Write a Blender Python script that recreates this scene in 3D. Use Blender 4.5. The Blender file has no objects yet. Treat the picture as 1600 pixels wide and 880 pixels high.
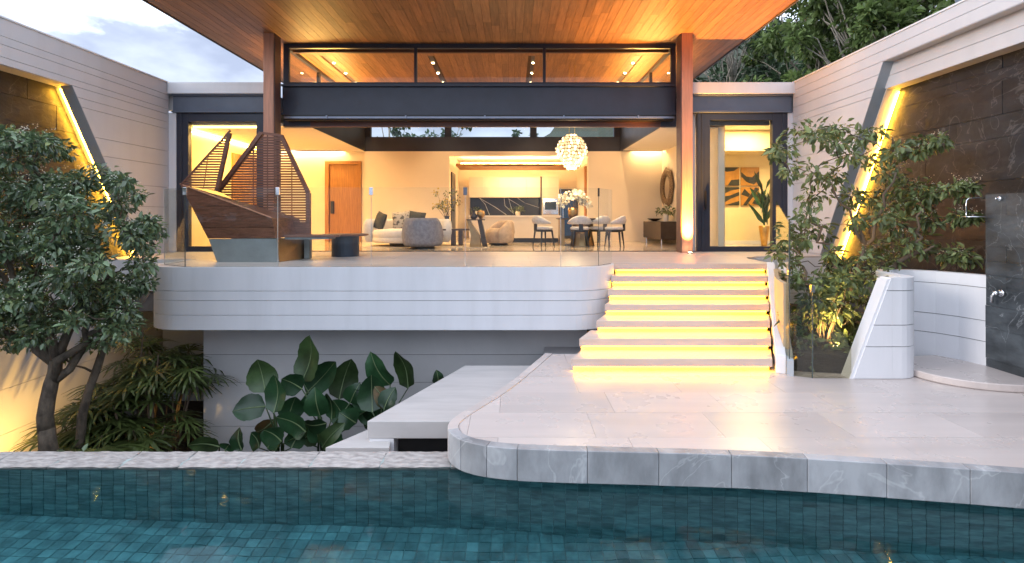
import bpy, math, random
import numpy as np
from mathutils import Vector, Matrix
R = math.radians
random.seed(7)
rng = np.random.default_rng(11)
SC = bpy.context.scene
COL = SC.collection
# ------------------------------------------------------------------ camera
F = 800.0            # focal length in photo pixels (1600 wide)
EYE = 0.73           # eye height above the terrace floor (z = 0)
cam_d = bpy.data.cameras.new('camera')
cam_d.sensor_width = 36.0
cam_d.lens = 36.0 * F / 1600.0
cam_d.shift_y = -0.0625
cam_d.clip_start = 0.05
cam_d.clip_end = 800.0
cam = bpy.data.objects.new('camera', cam_d)
cam.location = (0, 0, EYE)
cam.rotation_euler = (R(90), 0, 0)
COL.objects.link(cam)
SC.camera = cam
# ------------------------------------------------------------------ world
SUN_EL, SUN_AZ = 14.0, -105.0      # low evening sun to the left of the court
W = bpy.data.worlds.new('World'); SC.world = W; W.use_nodes = True
nt = W.node_tree; nt.nodes.clear()
def WN(t): return nt.nodes.new(t)
out = WN('ShaderNodeOutputWorld'); bg = WN('ShaderNodeBackground'); bg.inputs['Strength'].default_value = 0.11
sky = WN('ShaderNodeTexSky'); sky.sky_type = 'NISHITA'; sky.sun_disc = False
sky.sun_elevation = R(SUN_EL); sky.sun_rotation = R(SUN_AZ); sky.air_density = 1.0; sky.dust_density = 0.6; sky.ozone_density = 2.0
tc = WN('ShaderNodeTexCoord'); mp = WN('ShaderNodeMapping'); mp.inputs['Scale'].default_value = (1.0, 1.0, 2.2); mp.inputs['Location'].default_value = (0.32, 0.1, 0.12)
nz = WN('ShaderNodeTexNoise'); nz.inputs['Scale'].default_value = 3.4; nz.inputs['Detail'].default_value = 8; nz.inputs['Roughness'].default_value = 0.55
nz2 = WN('ShaderNodeTexNoise'); nz2.inputs['Scale'].default_value = 9.0; nz2.inputs['Detail'].default_value = 6
sep = WN('ShaderNodeSeparateXYZ')
L = nt.links.new
def wm(op, a, b):
    q = WN('ShaderNodeMath'); q.operation = op
    for i, u in enumerate((a, b)):
        if isinstance(u, (int, float)): q.inputs[i].default_value = u
        else: L(u, q.inputs[i])
    return q.outputs[0]
L(tc.outputs['Generated'], mp.inputs['Vector']); L(mp.outputs['Vector'], nz.inputs['Vector']); L(mp.outputs['Vector'], nz2.inputs['Vector']); L(tc.outputs['Generated'], sep.inputs[0])
edge_ = wm('SUBTRACT', wm('ADD', wm('MULTIPLY', wm('SUBTRACT', nz.outputs['Fac'], 0.5), 0.40), 0.285), sep.outputs['Z'])
rp = WN('ShaderNodeValToRGB'); rp.color_ramp.elements[0].position = 0.0; rp.color_ramp.elements[1].position = 0.035
L(edge_, rp.inputs['Fac'])
veil = WN('ShaderNodeMixRGB'); veil.inputs['Fac'].default_value = 0.62; veil.inputs['Color2'].default_value = (8.6, 9.2, 10.6, 1)
ccol = WN('ShaderNodeValToRGB'); ccol.color_ramp.elements[0].position = 0.35; ccol.color_ramp.elements[1].position = 0.65
ccol.color_ramp.elements[0].color = (1.5, 1.78, 2.5, 1); ccol.color_ramp.elements[1].color = (2.6, 2.95, 3.7, 1)
L(nz2.outputs['Fac'], ccol.inputs['Fac'])
cl = WN('ShaderNodeMixRGB'); L(ccol.outputs['Color'], cl.inputs['Color2'])
L(sky.outputs['Color'], veil.inputs['Color1']); L(veil.outputs['Color'], cl.inputs['Color1']); L(wm('MULTIPLY', rp.outputs['Color'], 0.92), cl.inputs['Fac'])
L(cl.outputs['Color'], bg.inputs['Color']); L(bg.outputs['Background'], out.inputs['Surface'])
# ------------------------------------------------------------------ sun
sd = bpy.data.lights.new('sun', 'SUN'); sd.energy = 0.65; sd.angle = R(20); sd.color = (1.0, 0.91, 0.83)
so = bpy.data.objects.new('sun', sd); COL.objects.link(so)
_sv = Vector((math.sin(R(SUN_AZ)) * math.cos(R(SUN_EL)), math.cos(R(SUN_AZ)) * math.cos(R(SUN_EL)), math.sin(R(SUN_EL))))
so.rotation_euler = (-_sv).to_track_quat('-Z', 'Y').to_euler()
so.location = _sv * 60
# ------------------------------------------------------------------ exposure / renderer
SC.view_settings.view_transform = 'Standard'; SC.view_settings.look = 'None'
SC.view_settings.exposure = 1.5; SC.view_settings.gamma = 1.0
SC.render.engine = 'CYCLES'
cy = SC.cycles
cy.use_denoising = True
cy.max_bounces = 10; cy.diffuse_bounces = 4; cy.glossy_bounces = 4; cy.transmission_bounces = 8; cy.transparent_max_bounces = 24
cy.caustics_reflective = False; cy.caustics_refractive = True
cy.sample_clamp_indirect = 6.0
try: cy.use_light_tree = True
except Exception: pass
WARM = (1.0, 0.60, 0.24); GOLD = (1.0, 0.52, 0.07); SOFTW = (1.0, 0.68, 0.36)

# ================================================================== materials
def mat(name, col, rough=0.6, metal=0.0, var=0.12, scale=6.0, stretch=(1, 1, 1), bump=0.0, bscale=30.0, col2=None, rand=0.0,
        spec=0.5, trans=0.0, emit=None, estr=0.0, detail=5.0, contrast=(0.35, 0.65), coat=0.0, rvar=0.0, vein=None, vscale=1.2, vwid=0.012, vamt=0.6, streak=0.0):
    m = bpy.data.materials.new(name); m.use_nodes = True
    n = m.node_tree.nodes; l = m.node_tree.links.new
    p = n['Principled BSDF']; o = n['Material Output']
    p.inputs['Roughness'].default_value = rough; p.inputs['Metallic'].default_value = metal
    p.inputs['Specular IOR Level'].default_value = spec
    if coat: p.inputs['Coat Weight'].default_value = coat
    g = n.new('ShaderNodeNewGeometry'); mpp = n.new('ShaderNodeMapping'); mpp.inputs['Scale'].default_value = stretch
    l(g.outputs['Position'], mpp.inputs['Vector'])
    if col2 is None: col2 = tuple(max(0, c * (1 - 2.2 * var)) for c in col)
    tn = n.new('ShaderNodeTexNoise'); tn.inputs['Scale'].default_value = scale; tn.inputs['Detail'].default_value = detail; tn.inputs['Roughness'].default_value = 0.6
    l(mpp.outputs['Vector'], tn.inputs['Vector'])
    rr = n.new('ShaderNodeValToRGB'); rr.color_ramp.elements[0].position = contrast[0]; rr.color_ramp.elements[1].position = contrast[1]
    rr.color_ramp.elements[0].color = (*col2, 1); rr.color_ramp.elements[1].color = (*col, 1)
    l(tn.outputs['Fac'], rr.inputs['Fac'])
    src = rr.outputs['Color']
    if rand:
        oi = n.new('ShaderNodeObjectInfo'); ad = n.new('ShaderNodeMath'); ad.operation = 'ADD'; fr = n.new('ShaderNodeMath'); fr.operation = 'FRACT'
        l(oi.outputs['Random'], ad.inputs[0]); l(g.outputs['Random Per Island'], ad.inputs[1]); l(ad.outputs[0], fr.inputs[0])
        mr = n.new('ShaderNodeMapRange'); mr.inputs['To Min'].default_value = 1 - rand; mr.inputs['To Max'].default_value = 1 + rand
        l(fr.outputs[0], mr.inputs['Value'])
        hs = n.new('ShaderNodeHueSaturation'); l(mr.outputs['Result'], hs.inputs['Value']); l(src, hs.inputs['Color']); src = hs.outputs['Color']
    if streak:
        ms = n.new('ShaderNodeMapping'); ms.inputs['Scale'].default_value = (5, 5, 0.4); l(g.outputs['Position'], ms.inputs['Vector'])
        ts = n.new('ShaderNodeTexNoise'); ts.inputs['Scale'].default_value = 1.0; ts.inputs['Detail'].default_value = 6; l(ms.outputs[0], ts.inputs['Vector'])
        rs_ = n.new('ShaderNodeMapRange'); rs_.inputs['From Min'].default_value = 0.5; rs_.inputs['From Max'].default_value = 0.75; rs_.inputs['To Min'].default_value = 0.0; rs_.inputs['To Max'].default_value = streak * 2; l(ts.outputs['Fac'], rs_.inputs['Value'])
        mxs = n.new('ShaderNodeMixRGB'); mxs.inputs['Color2'].default_value = (col[0] * .55, col[1] * .54, col[2] * .5, 1); l(rs_.outputs[0], mxs.inputs['Fac']); l(src, mxs.inputs['Color1']); src = mxs.outputs['Color']
    if vein:
        tv = n.new('ShaderNodeTexNoise'); tv.inputs['Scale'].default_value = vscale; tv.inputs['Detail'].default_value = 4; tv.inputs['Distortion'].default_value = 1.2; l(g.outputs['Position'], tv.inputs['Vector'])
        s1 = n.new('ShaderNodeMath'); s1.operation = 'SUBTRACT'; s1.inputs[1].default_value = 0.5; l(tv.outputs['Fac'], s1.inputs[0])
        s2 = n.new('ShaderNodeMath'); s2.operation = 'ABSOLUTE'; l(s1.outputs[0], s2.inputs[0])
        s3 = n.new('ShaderNodeMapRange'); s3.inputs['From Max'].default_value = vwid; s3.inputs['To Min'].default_value = vamt; s3.inputs['To Max'].default_value = 0.0; l(s2.outputs[0], s3.inputs['Value'])
        s4 = n.new('ShaderNodeMath'); s4.operation = 'MULTIPLY'; l(s3.outputs[0], s4.inputs[0]); l(tn.outputs['Fac'], s4.inputs[1])
        mv = n.new('ShaderNodeMixRGB'); mv.inputs['Color2'].default_value = (*vein, 1); l(s4.outputs[0], mv.inputs['Fac']); l(src, mv.inputs['Color1']); src = mv.outputs['Color']
    l(src, p.inputs['Base Color'])
    if rvar:
        t3 = n.new('ShaderNodeTexNoise'); t3.inputs['Scale'].default_value = 3.0; t3.inputs['Detail'].default_value = 4; l(g.outputs['Position'], t3.inputs['Vector'])
        m3 = n.new('ShaderNodeMapRange'); m3.inputs['To Min'].default_value = max(0.02, rough - rvar); m3.inputs['To Max'].default_value = rough + rvar
        l(t3.outputs['Fac'], m3.inputs['Value']); l(m3.outputs['Result'], p.inputs['Roughness'])
    if bump:
        t2 = n.new('ShaderNodeTexNoise'); t2.inputs['Scale'].default_value = bscale; t2.inputs['Detail'].default_value = 6; l(mpp.outputs['Vector'], t2.inputs['Vector'])
        b = n.new('ShaderNodeBump'); b.inputs['Strength'].default_value = bump; b.inputs['Distance'].default_value = 0.02
        l(t2.outputs['Fac'], b.inputs['Height']); l(b.outputs['Normal'], p.inputs['Normal'])
    if trans:
        tl = n.new('ShaderNodeBsdfTranslucent'); l(src, tl.inputs['Color']); mx = n.new('ShaderNodeMixShader'); mx.inputs['Fac'].default_value = trans
        l(p.outputs['BSDF'], mx.inputs[1]); l(tl.outputs['BSDF'], mx.inputs[2]); l(mx.outputs['Shader'], o.inputs['Surface'])
    if emit is not None:
        p.inputs['Emission Color'].default_value = (*emit, 1); p.inputs['Emission Strength'].default_value = estr
    return m
def glow(name, col, s):
    m = bpy.data.materials.new(name); m.use_nodes = True; n = m.node_tree.nodes; n.clear()
    e = n.new('ShaderNodeEmission'); e.inputs['Color'].default_value = (*col, 1); e.inputs['Strength'].default_value = s
    o = n.new('ShaderNodeOutputMaterial'); m.node_tree.links.new(e.outputs[0], o.inputs['Surface']); return m
def glass(name, tint=(0.96, 0.98, 0.97), ior=1.45, rough=0.0, gl=1.0):
    m = bpy.data.materials.new(name); m.use_nodes = True; n = m.node_tree.nodes; n.clear(); l = m.node_tree.links.new
    t = n.new('ShaderNodeBsdfTransparent'); t.inputs['Color'].default_value = (*tint, 1)
    g = n.new('ShaderNodeBsdfGlossy'); g.inputs['Roughness'].default_value = rough; g.inputs['Color'].default_value = (gl, gl, gl, 1)
    # Schlick reflectance, the same on both faces of the sheet
    ge = n.new('ShaderNodeNewGeometry'); dt_ = n.new('ShaderNodeVectorMath'); dt_.operation = 'DOT_PRODUCT'; l(ge.outputs['Incoming'], dt_.inputs[0]); l(ge.outputs['Normal'], dt_.inputs[1])
    def mth(op, a, b=None):
        q = n.new('ShaderNodeMath'); q.operation = op
        for i, u in enumerate((a, b)):
            if u is None: continue
            if isinstance(u, (int, float)): q.inputs[i].default_value = u
            else: l(u, q.inputs[i])
        return q.outputs[0]
    r0 = ((ior - 1) / (ior + 1)) ** 2
    fac = mth('ADD', mth('MULTIPLY', mth('POWER', mth('SUBTRACT', 1.0, mth('ABSOLUTE', dt_.outputs['Value'])), 5.0), 1 - r0), r0)
    x = n.new('ShaderNodeMixShader'); o = n.new('ShaderNodeOutputMaterial')
    l(fac, x.inputs['Fac']); l(t.outputs[0], x.inputs[1]); l(g.outputs[0], x.inputs[2]); l(x.outputs[0], o.inputs['Surface']); return m
def water_mat():
    m = bpy.data.materials.new('pool_water'); m.use_nodes = True; n = m.node_tree.nodes; n.clear(); l = m.node_tree.links.new
    p = n.new('ShaderNodeBsdfRefraction'); p.inputs['Color'].default_value = (0.93, 1, 1, 1); p.inputs['Roughness'].default_value = 0.0; p.inputs['IOR'].default_value = 1.333
    gl = n.new('ShaderNodeBsdfGlossy'); gl.inputs['Roughness'].default_value = 0.03; fr = n.new('ShaderNodeFresnel'); fr.inputs['IOR'].default_value = 1.333
    mu = n.new('ShaderNodeMath'); mu.operation = 'MULTIPLY'; mu.inputs[1].default_value = 0.6; l(fr.outputs[0], mu.inputs[0]); mxw = n.new('ShaderNodeMixShader'); l(mu.outputs[0], mxw.inputs['Fac']); l(p.outputs[0], mxw.inputs[1]); l(gl.outputs[0], mxw.inputs[2])
    g = n.new('ShaderNodeNewGeometry'); t = n.new('ShaderNodeTexNoise'); t.inputs['Scale'].default_value = 3.2; t.inputs['Detail'].default_value = 2.5
    mp_ = n.new('ShaderNodeMapping'); mp_.inputs['Scale'].default_value = (0.8, 1.3, 1); l(g.outputs['Position'], mp_.inputs['Vector']); l(mp_.outputs[0], t.inputs['Vector'])
    b = n.new('ShaderNodeBump'); b.inputs['Strength'].default_value = 0.09; b.inputs['Distance'].default_value = 0.04
    l(t.outputs['Fac'], b.inputs['Height']); l(b.outputs['Normal'], p.inputs['Normal']); l(b.outputs['Normal'], gl.inputs['Normal']); l(b.outputs['Normal'], fr.inputs['Normal'])
    va = n.new('ShaderNodeVolumeAbsorption'); va.inputs['Color'].default_value = (0.02, 0.63, 0.76, 1); va.inputs['Density'].default_value = 0.40
    o = n.new('ShaderNodeOutputMaterial'); l(mxw.outputs[0], o.inputs['Surface']); l(va.outputs[0], o.inputs['Volume']); return m

M = {}
M['white'] = mat('white_render', (0.70, 0.70, 0.72), 0.55, streak=0.06, var=0.045, scale=1.6, stretch=(2.2, 2.2, 0.5), detail=8, bump=0.05, bscale=40, contrast=(0.25, 0.75), rvar=0.08)
M['wallboard'] = mat('boundary_wall_render', (0.56, 0.55, 0.565), 0.65, streak=0.05, var=0.04, scale=1.2, bump=0.06, bscale=35, contrast=(0.25, 0.75))
M['stepstone'] = mat('garden_step_stone', (0.50, 0.475, 0.46), 0.5, var=0.08, scale=2.2, stretch=(0.5, 2.5, 1), bump=0.04)
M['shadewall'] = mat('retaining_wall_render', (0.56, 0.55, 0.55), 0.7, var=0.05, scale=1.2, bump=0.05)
M['tanwall'] = mat('tan_planter_render', (0.46, 0.36, 0.24), 0.7, var=0.06, scale=1.5)
M['joint'] = mat('dark_joint', (0.16, 0.15, 0.15), 0.9)
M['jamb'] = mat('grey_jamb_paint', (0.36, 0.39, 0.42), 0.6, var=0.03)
M['steel'] = mat('navy_steel', (0.045, 0.052, 0.075), 0.38, var=0.08, scale=2.5, rvar=0.06)
M['steel_blue'] = mat('blue_grey_steel', (0.115, 0.135, 0.175), 0.42, var=0.08, scale=1.5, rvar=0.06)
M['frame'] = mat('dark_frame', (0.032, 0.037, 0.055), 0.35, var=0.08, scale=3)
M['chrome'] = mat('chrome', (0.75, 0.76, 0.78), 0.12, metal=1.0, var=0.02)
M['rail'] = mat('rail_steel', (0.24, 0.26, 0.32), 0.3, metal=0.6, var=0.05)
M['column'] = mat('copper_brown_column', (0.60, 0.29, 0.18), 0.42, var=0.12, scale=3.5, stretch=(6, 6, 0.5), bump=0.04)
M['column_side'] = mat('dark_brown_column_flange', (0.12, 0.07, 0.06), 0.45, var=0.1)
M['soffit'] = mat('soffit_timber', (0.37, 0.170, 0.070), 0.5, var=0.2, scale=4.0, stretch=(7, 0.55, 7), bump=0.06, bscale=14, rand=0.22, contrast=(0.3, 0.7))
M['soffit_back'] = mat('roof_deck', (0.10, 0.05, 0.03), 0.8)
M['roof_edge'] = mat('roof_edge_metal', (0.10, 0.085, 0.085), 0.5)
M['header'] = mat('header_timber', (0.17, 0.07, 0.045), 0.45, var=0.15, scale=4, stretch=(0.6, 6, 6))
M['cream'] = mat('cream_wall', (0.80, 0.70, 0.55), 0.7, var=0.02, scale=1.5)
M['ceiling'] = mat('plaster_ceiling', (0.82, 0.76, 0.66), 0.75, var=0.015)
M['marble_floor'] = mat('polished_marble_floor', (0.62, 0.54, 0.45), 0.12, var=0.08, scale=1.4, stretch=(0.6, 1.6, 1), rvar=0.05)
M['terrace_tile'] = mat('terrace_stone', (0.56, 0.50, 0.47), 0.36, var=0.07, scale=2.2, stretch=(0.35, 3.2, 1), rand=0.035, bump=0.03, bscale=25, rvar=0.08)
M['deck_tile'] = mat('deck_stone', (0.53, 0.465, 0.435), 0.28, var=0.075, scale=2.0, stretch=(0.30, 4.0, 1), rand=0.075, bump=0.03, bscale=20, rvar=0.035, detail=4, contrast=(0.2, 0.8))
M['coping'] = mat('grey_coping_stone', (0.33, 0.33, 0.34), 0.5, vein=(0.55, 0.55, 0.55), vscale=1.6, vwid=0.012, vamt=0.7, var=0.18, scale=3.0, stretch=(1.6, 1, 0.7), rand=0.16, bump=0.12, bscale=18, detail=9)
M['grout'] = mat('pale_grout', (0.44, 0.40, 0.37), 0.9)
M['stair'] = mat('stair_stone', (0.60, 0.485, 0.42), 0.42, var=0.08, scale=2.5, stretch=(0.4, 3, 2), bump=0.03)
M['travertine'] = mat('rough_travertine', (0.43, 0.40, 0.38), 0.7, var=0.2, scale=16, stretch=(0.7, 1.6, 1), bump=0.9, bscale=13, detail=10, rand=0.1)
M['pool_tile'] = mat('pool_slate_tile', (0.245, 0.395, 0.395), 0.45, var=0.22, scale=9, stretch=(0.7, 0.7, 2.2), rand=0.22, bump=0.12, bscale=14, detail=8)
M['pool_grout'] = mat('pool_grout', (0.36, 0.45, 0.44), 0.9)
M['slate'] = mat('slate_slab', (0.070, 0.082, 0.092), 0.38, var=0.28, scale=3.0, stretch=(1, 1, 1.8), rand=0.28, bump=0.4, bscale=7, detail=9, rvar=0.12, vein=(0.30, 0.32, 0.34), vscale=2.6, vwid=0.010, vamt=0.9)
M['brownstone'] = mat('brown_slate_slab', (0.017, 0.021, 0.027), 0.45, vein=(0.13, 0.13, 0.13), vscale=1.7, vwid=0.012, vamt=0.9, var=0.28, scale=2.6, stretch=(1, 1, 1.8), rand=0.2, bump=0.45, bscale=6, detail=9, rvar=0.12)
M['soil'] = mat('garden_soil', (0.045, 0.035, 0.025), 0.95, var=0.25, scale=8, bump=0.5)
M['hill'] = mat('hill_undergrowth', (0.035, 0.05, 0.022), 0.95, var=0.3, scale=2, bump=0.6)
M['glass'] = glass('clear_glass', ior=1.30)
M['glass_rail'] = glass('balustrade_glass', (0.95, 0.97, 0.96), 1.28)
M['glass_amber'] = glass('amber_planter_glass', (0.86, 0.84, 0.76), 1.45)
M['glass_edge'] = mat('glass_edge_dark', (0.06, 0.08, 0.08), 0.2)  # dark tone for some panel edges and the shoe
M['glass_edge_pale'] = mat('glass_edge_pale', (0.55, 0.55, 0.52), 0.2)
M['water'] = water_mat()
M['boatwood'] = mat('merbau_board', (0.20, 0.082, 0.048), 0.5, var=0.2, scale=5, stretch=(0.7, 3, 7), rand=0.12, bump=0.06)
M['zinc'] = mat('zinc_plate', (0.33, 0.355, 0.36), 0.45, metal=0.35, var=0.07, scale=3)
M['bronze'] = mat('brushed_bronze', (0.42, 0.27, 0.13), 0.32, metal=0.85, var=0.12, scale=3)
M['darkbronze'] = mat('dark_bronze', (0.07, 0.05, 0.04), 0.35, metal=0.6)
M['navy'] = mat('navy_lacquer', (0.022, 0.035, 0.06), 0.35)
M['door'] = mat('teak_door', (0.46, 0.20, 0.055), 0.45, var=0.14, scale=5, stretch=(8, 1, 0.5))
M['cabinet'] = mat('matt_cabinet', (0.70, 0.60, 0.48), 0.5, var=0.02, rand=0.02)
M['worktop'] = mat('pale_worktop', (0.80, 0.73, 0.64), 0.3, var=0.03)
M['blackstone'] = mat('black_marble', (0.022, 0.022, 0.025), 0.25, var=0.1)
M['vein'] = mat('white_vein', (0.7, 0.68, 0.64), 0.3)
M['black'] = mat('black_metal', (0.015, 0.014, 0.014), 0.4)
M['greyfab'] = mat('grey_boucle', (0.26, 0.245, 0.26), 0.95, var=0.14, scale=14, bump=0.5, bscale=60)
M['beigefab'] = mat('beige_velvet', (0.52, 0.38, 0.25), 0.9, var=0.12, scale=8, bump=0.2, bscale=50)
M['whitefab'] = mat('ivory_boucle', (0.78, 0.72, 0.64), 0.95, var=0.05, scale=14, bump=0.3, bscale=60)
M['chairfab'] = mat('pale_grey_weave', (0.58, 0.55, 0.53), 0.95, var=0.1, scale=20, bump=0.3, bscale=70)
M['olive'] = mat('olive_cushion', (0.07, 0.065, 0.04), 0.9, var=0.2, scale=14)
M['pattern'] = mat('patterned_cushion', (0.52, 0.44, 0.33), 0.9, col2=(0.10, 0.085, 0.06), scale=16, contrast=(0.40, 0.47))
M['darkwood'] = mat('dark_walnut', (0.085, 0.045, 0.028), 0.4, var=0.2, scale=5, stretch=(1, 1, 6))
M['rug'] = mat('cream_rug', (0.6, 0.5, 0.38), 0.95, var=0.1, scale=10)
M['gold'] = mat('gold_vase', (0.55, 0.34, 0.12), 0.28, metal=0.9, var=0.1)
M['silverblue'] = mat('blue_glass_vase', (0.02, 0.06, 0.2), 0.15)
M['oven'] = mat('oven_glass', (0.03, 0.05, 0.09), 0.08)
M['mirror'] = mat('mirror_glass', (0.75, 0.68, 0.58), 0.04, metal=1.0, var=0.01)
M['mirrorframe'] = mat('carved_mirror_frame', (0.30, 0.20, 0.12), 0.5, metal=0.3, var=0.35, scale=30, bump=1.0, bscale=40)
M['art_ochre'] = mat('ochre_canvas', (0.42, 0.20, 0.045), 0.8, var=0.12, scale=8)
M['art_dark'] = mat('charcoal_paint', (0.028, 0.03, 0.03), 0.8)
M['yellowwall'] = mat('ochre_wall', (0.74, 0.62, 0.40), 0.7, var=0.02)
M['curtain'] = mat('gold_curtain', (0.62, 0.42, 0.14), 0.9, var=0.1)
M['bark'] = mat('mottled_bark', (0.16, 0.125, 0.09), 0.9, var=0.3, scale=9, stretch=(1, 1, 0.6), bump=1.0, bscale=22, detail=9)
M['palebark'] = mat('pale_bark', (0.40, 0.36, 0.30), 0.9, var=0.25, scale=5, bump=0.3)
M['twig'] = mat('twig_bark', (0.15, 0.105, 0.07), 0.9, var=0.2)
M['leaf_l'] = mat('glossy_dark_leaf', (0.155, 0.230, 0.115), 0.33, var=0.2, scale=3, rand=0.55, trans=0.22, spec=0.8)
M['leaf_young'] = mat('young_leaf', (0.20, 0.25, 0.095), 0.4, var=0.2, scale=3, rand=0.4, trans=0.3)
M['leaf_r'] = mat('light_green_leaf', (0.180, 0.230, 0.085), 0.4, var=0.2, scale=3, rand=0.45, trans=0.28)
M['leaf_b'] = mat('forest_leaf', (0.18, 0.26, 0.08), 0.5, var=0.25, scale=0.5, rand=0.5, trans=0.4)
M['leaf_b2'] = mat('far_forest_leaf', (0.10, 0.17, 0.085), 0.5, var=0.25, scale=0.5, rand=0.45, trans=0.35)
M['leaf_p'] = mat('palm_leaf', (0.085, 0.118, 0.032), 0.42, var=0.2, scale=3, rand=0.35, trans=0.2)
M['broad'] = mat('broad_leaf', (0.028, 0.085, 0.032), 0.34, var=0.25, scale=3.5, rand=0.4, trans=0.1, bump=0.1, bscale=16)
M['broad_o'] = mat('olive_broad_leaf', (0.050, 0.095, 0.030), 0.4, var=0.3, scale=3.5, rand=0.3, trans=0.1)
M['broad_dry'] = mat('drying_leaf', (0.16, 0.075, 0.025), 0.6, col2=(0.05, 0.06, 0.02), scale=7, trans=0.2)
M['rib'] = mat('leaf_midrib', (0.16, 0.22, 0.10), 0.5)
M['petal'] = mat('white_petal', (0.80, 0.78, 0.68), 0.7, var=0.05, trans=0.3)
M['yellowpetal'] = mat('yellow_petal', (0.70, 0.52, 0.12), 0.7, var=0.1, trans=0.3)
M['led_stair'] = glow('stair_led', (1.0, 0.48, 0.008), 26)
M['led_niche'] = glow('niche_led', (1.0, 0.46, 0.035), 48)
M['led_cove'] = glow('cove_led', (1.0, 0.65, 0.29), 34)
M['led_cove_y'] = glow('cove_led_yellow', (1.0, 0.58, 0.12), 24)
M['led_door'] = glow('door_cove_led', (1.0, 0.60, 0.14), 7)
M['led_lantern'] = glow('lantern_led', (1.0, 0.54, 0.14), 78)
M['bulb'] = glow('warm_bulb', (1.0, 0.72, 0.36), 30)
M['crystal'] = mat('glowing_crystal', (0.8, 0.7, 0.5), 0.15, emit=(1.0, 0.74, 0.40), estr=.45)
M['hotcrystal'] = glow('hot_crystal', (1.0, 0.74, 0.38), 1.9)

# ================================================================== mesh helpers
def at(px, py, D): return ((px - 800) * D / F, D, EYE - (py - 340) * D / F)
def link(o, parent=None):
    COL.objects.link(o)
    if parent is not None: o.parent = parent
    return o
def tag(o, label=None, cat=None, group=None, kind=None):
    if label: o['label'] = label
    if cat: o['category'] = cat
    if group: o['group'] = group
    if kind: o['kind'] = kind
    return o
def thing(name, label, cat, group=None, loc=(0, 0, 0), rz=0):
    o = bpy.data.objects.new(name, None); o.empty_display_size = 0.1; link(o); o.location = loc; o.rotation_euler = (0, 0, rz)
    return tag(o, label, cat, group)
class MB:
    def __init__(s): s.v = []; s.f = []
    def add(s, v, f):
        b = len(s.v); s.v += [tuple(p) for p in v]; s.f += [tuple(i + b for i in q) for q in f]; return s
    def box(s, x0, x1, y0, y1, z0, z1):
        return s.add([(x0, y0, z0), (x1, y0, z0), (x1, y1, z0), (x0, y1, z0), (x0, y0, z1), (x1, y0, z1), (x1, y1, z1), (x0, y1, z1)],
                     [(3, 2, 1, 0), (4, 5, 6, 7), (0, 1, 5, 4), (1, 2, 6, 5), (2, 3, 7, 6), (3, 0, 4, 7)])
    def prism(s, pts, a, b, axis='z'):
        n = len(pts)
        mk = {'z': lambda p, t: (p[0], p[1], t), 'y': lambda p, t: (p[0], t, p[1]), 'x': lambda p, t: (t, p[0], p[1])}[axis]
        ar = sum(pts[i][0] * pts[(i + 1) % n][1] - pts[(i + 1) % n][0] * pts[i][1] for i in range(n))
        if (ar < 0) != (axis == 'y'): pts = pts[::-1]
        v = [mk(p, a) for p in pts] + [mk(p, b) for p in pts]
        f = [tuple(range(n))[::-1], tuple(range(n, 2 * n))] + [(i, (i + 1) % n, n + (i + 1) % n, n + i) for i in range(n)]
        return s.add(v, f)
    def tube(s, pts, rad, n=7):
        pts = [Vector(p) for p in pts]
        if not hasattr(rad, '__len__'): rad = [rad] * len(pts)
        v = []; f = []; up = None
        for i, p in enumerate(pts):
            d = (pts[min(i + 1, len(pts) - 1)] - pts[max(i - 1, 0)]).normalized()
            if up is None: up = d.orthogonal().normalized()
            up = (up - d * up.dot(d)); up = up.normalized() if up.length > 1e-5 else d.orthogonal().normalized()
            w = d.cross(up)
            for k in range(n):
                a = 2 * math.pi * k / n; v.append(p + (up * math.cos(a) + w * math.sin(a)) * rad[i])
        for i in range(len(pts) - 1):
            for k in range(n): f.append((i * n + k, i * n + (k + 1) % n, (i + 1) * n + (k + 1) % n, (i + 1) * n + k))
        f.append(tuple(range(n))[::-1]); f.append(tuple(range((len(pts) - 1) * n, len(pts) * n)))
        return s.add(v, f)
    def lathe(s, prof, c=(0, 0, 0), n=20):
        v = []; f = []
        for r, z in prof:
            for k in range(n):
                a = 2 * math.pi * k / n; v.append((c[0] + r * math.cos(a), c[1] + r * math.sin(a), c[2] + z))
        m = len(prof)
        for i in range(m - 1):
            for k in range(n): f.append((i * n + k, i * n + (k + 1) % n, (i + 1) * n + (k + 1) % n, (i + 1) * n + k))
        f.append(tuple(range(n))[::-1]); f.append(tuple(range((m - 1) * n, m * n)))
        return s.add(v, f)
    def mesh(s, name, m, smooth=False):
        me = bpy.data.meshes.new(name); me.from_pydata(s.v, [], s.f); me.materials.append(m)
        if smooth: me.polygons.foreach_set('use_smooth', [True] * len(me.polygons))
        me.update(); return me
    def obj(s, name, m, parent=None, smooth=False, bevel=0.0, kind=None, sub=0):
        o = bpy.data.objects.new(name, s.mesh(name, m, smooth)); link(o, parent)
        if bevel:
            b = o.modifiers.new('bevel', 'BEVEL'); b.width = bevel; b.segments = 2; b.limit_method = 'ANGLE'
        if sub:
            q = o.modifiers.new('sub', 'SUBSURF'); q.levels = sub; q.render_levels = sub
        if kind: o['kind'] = kind
        return o
def Box(name, m, parent, *d, bevel=0.0, kind=None): return MB().box(*d).obj(name, m, parent, bevel=bevel, kind=kind)
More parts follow.
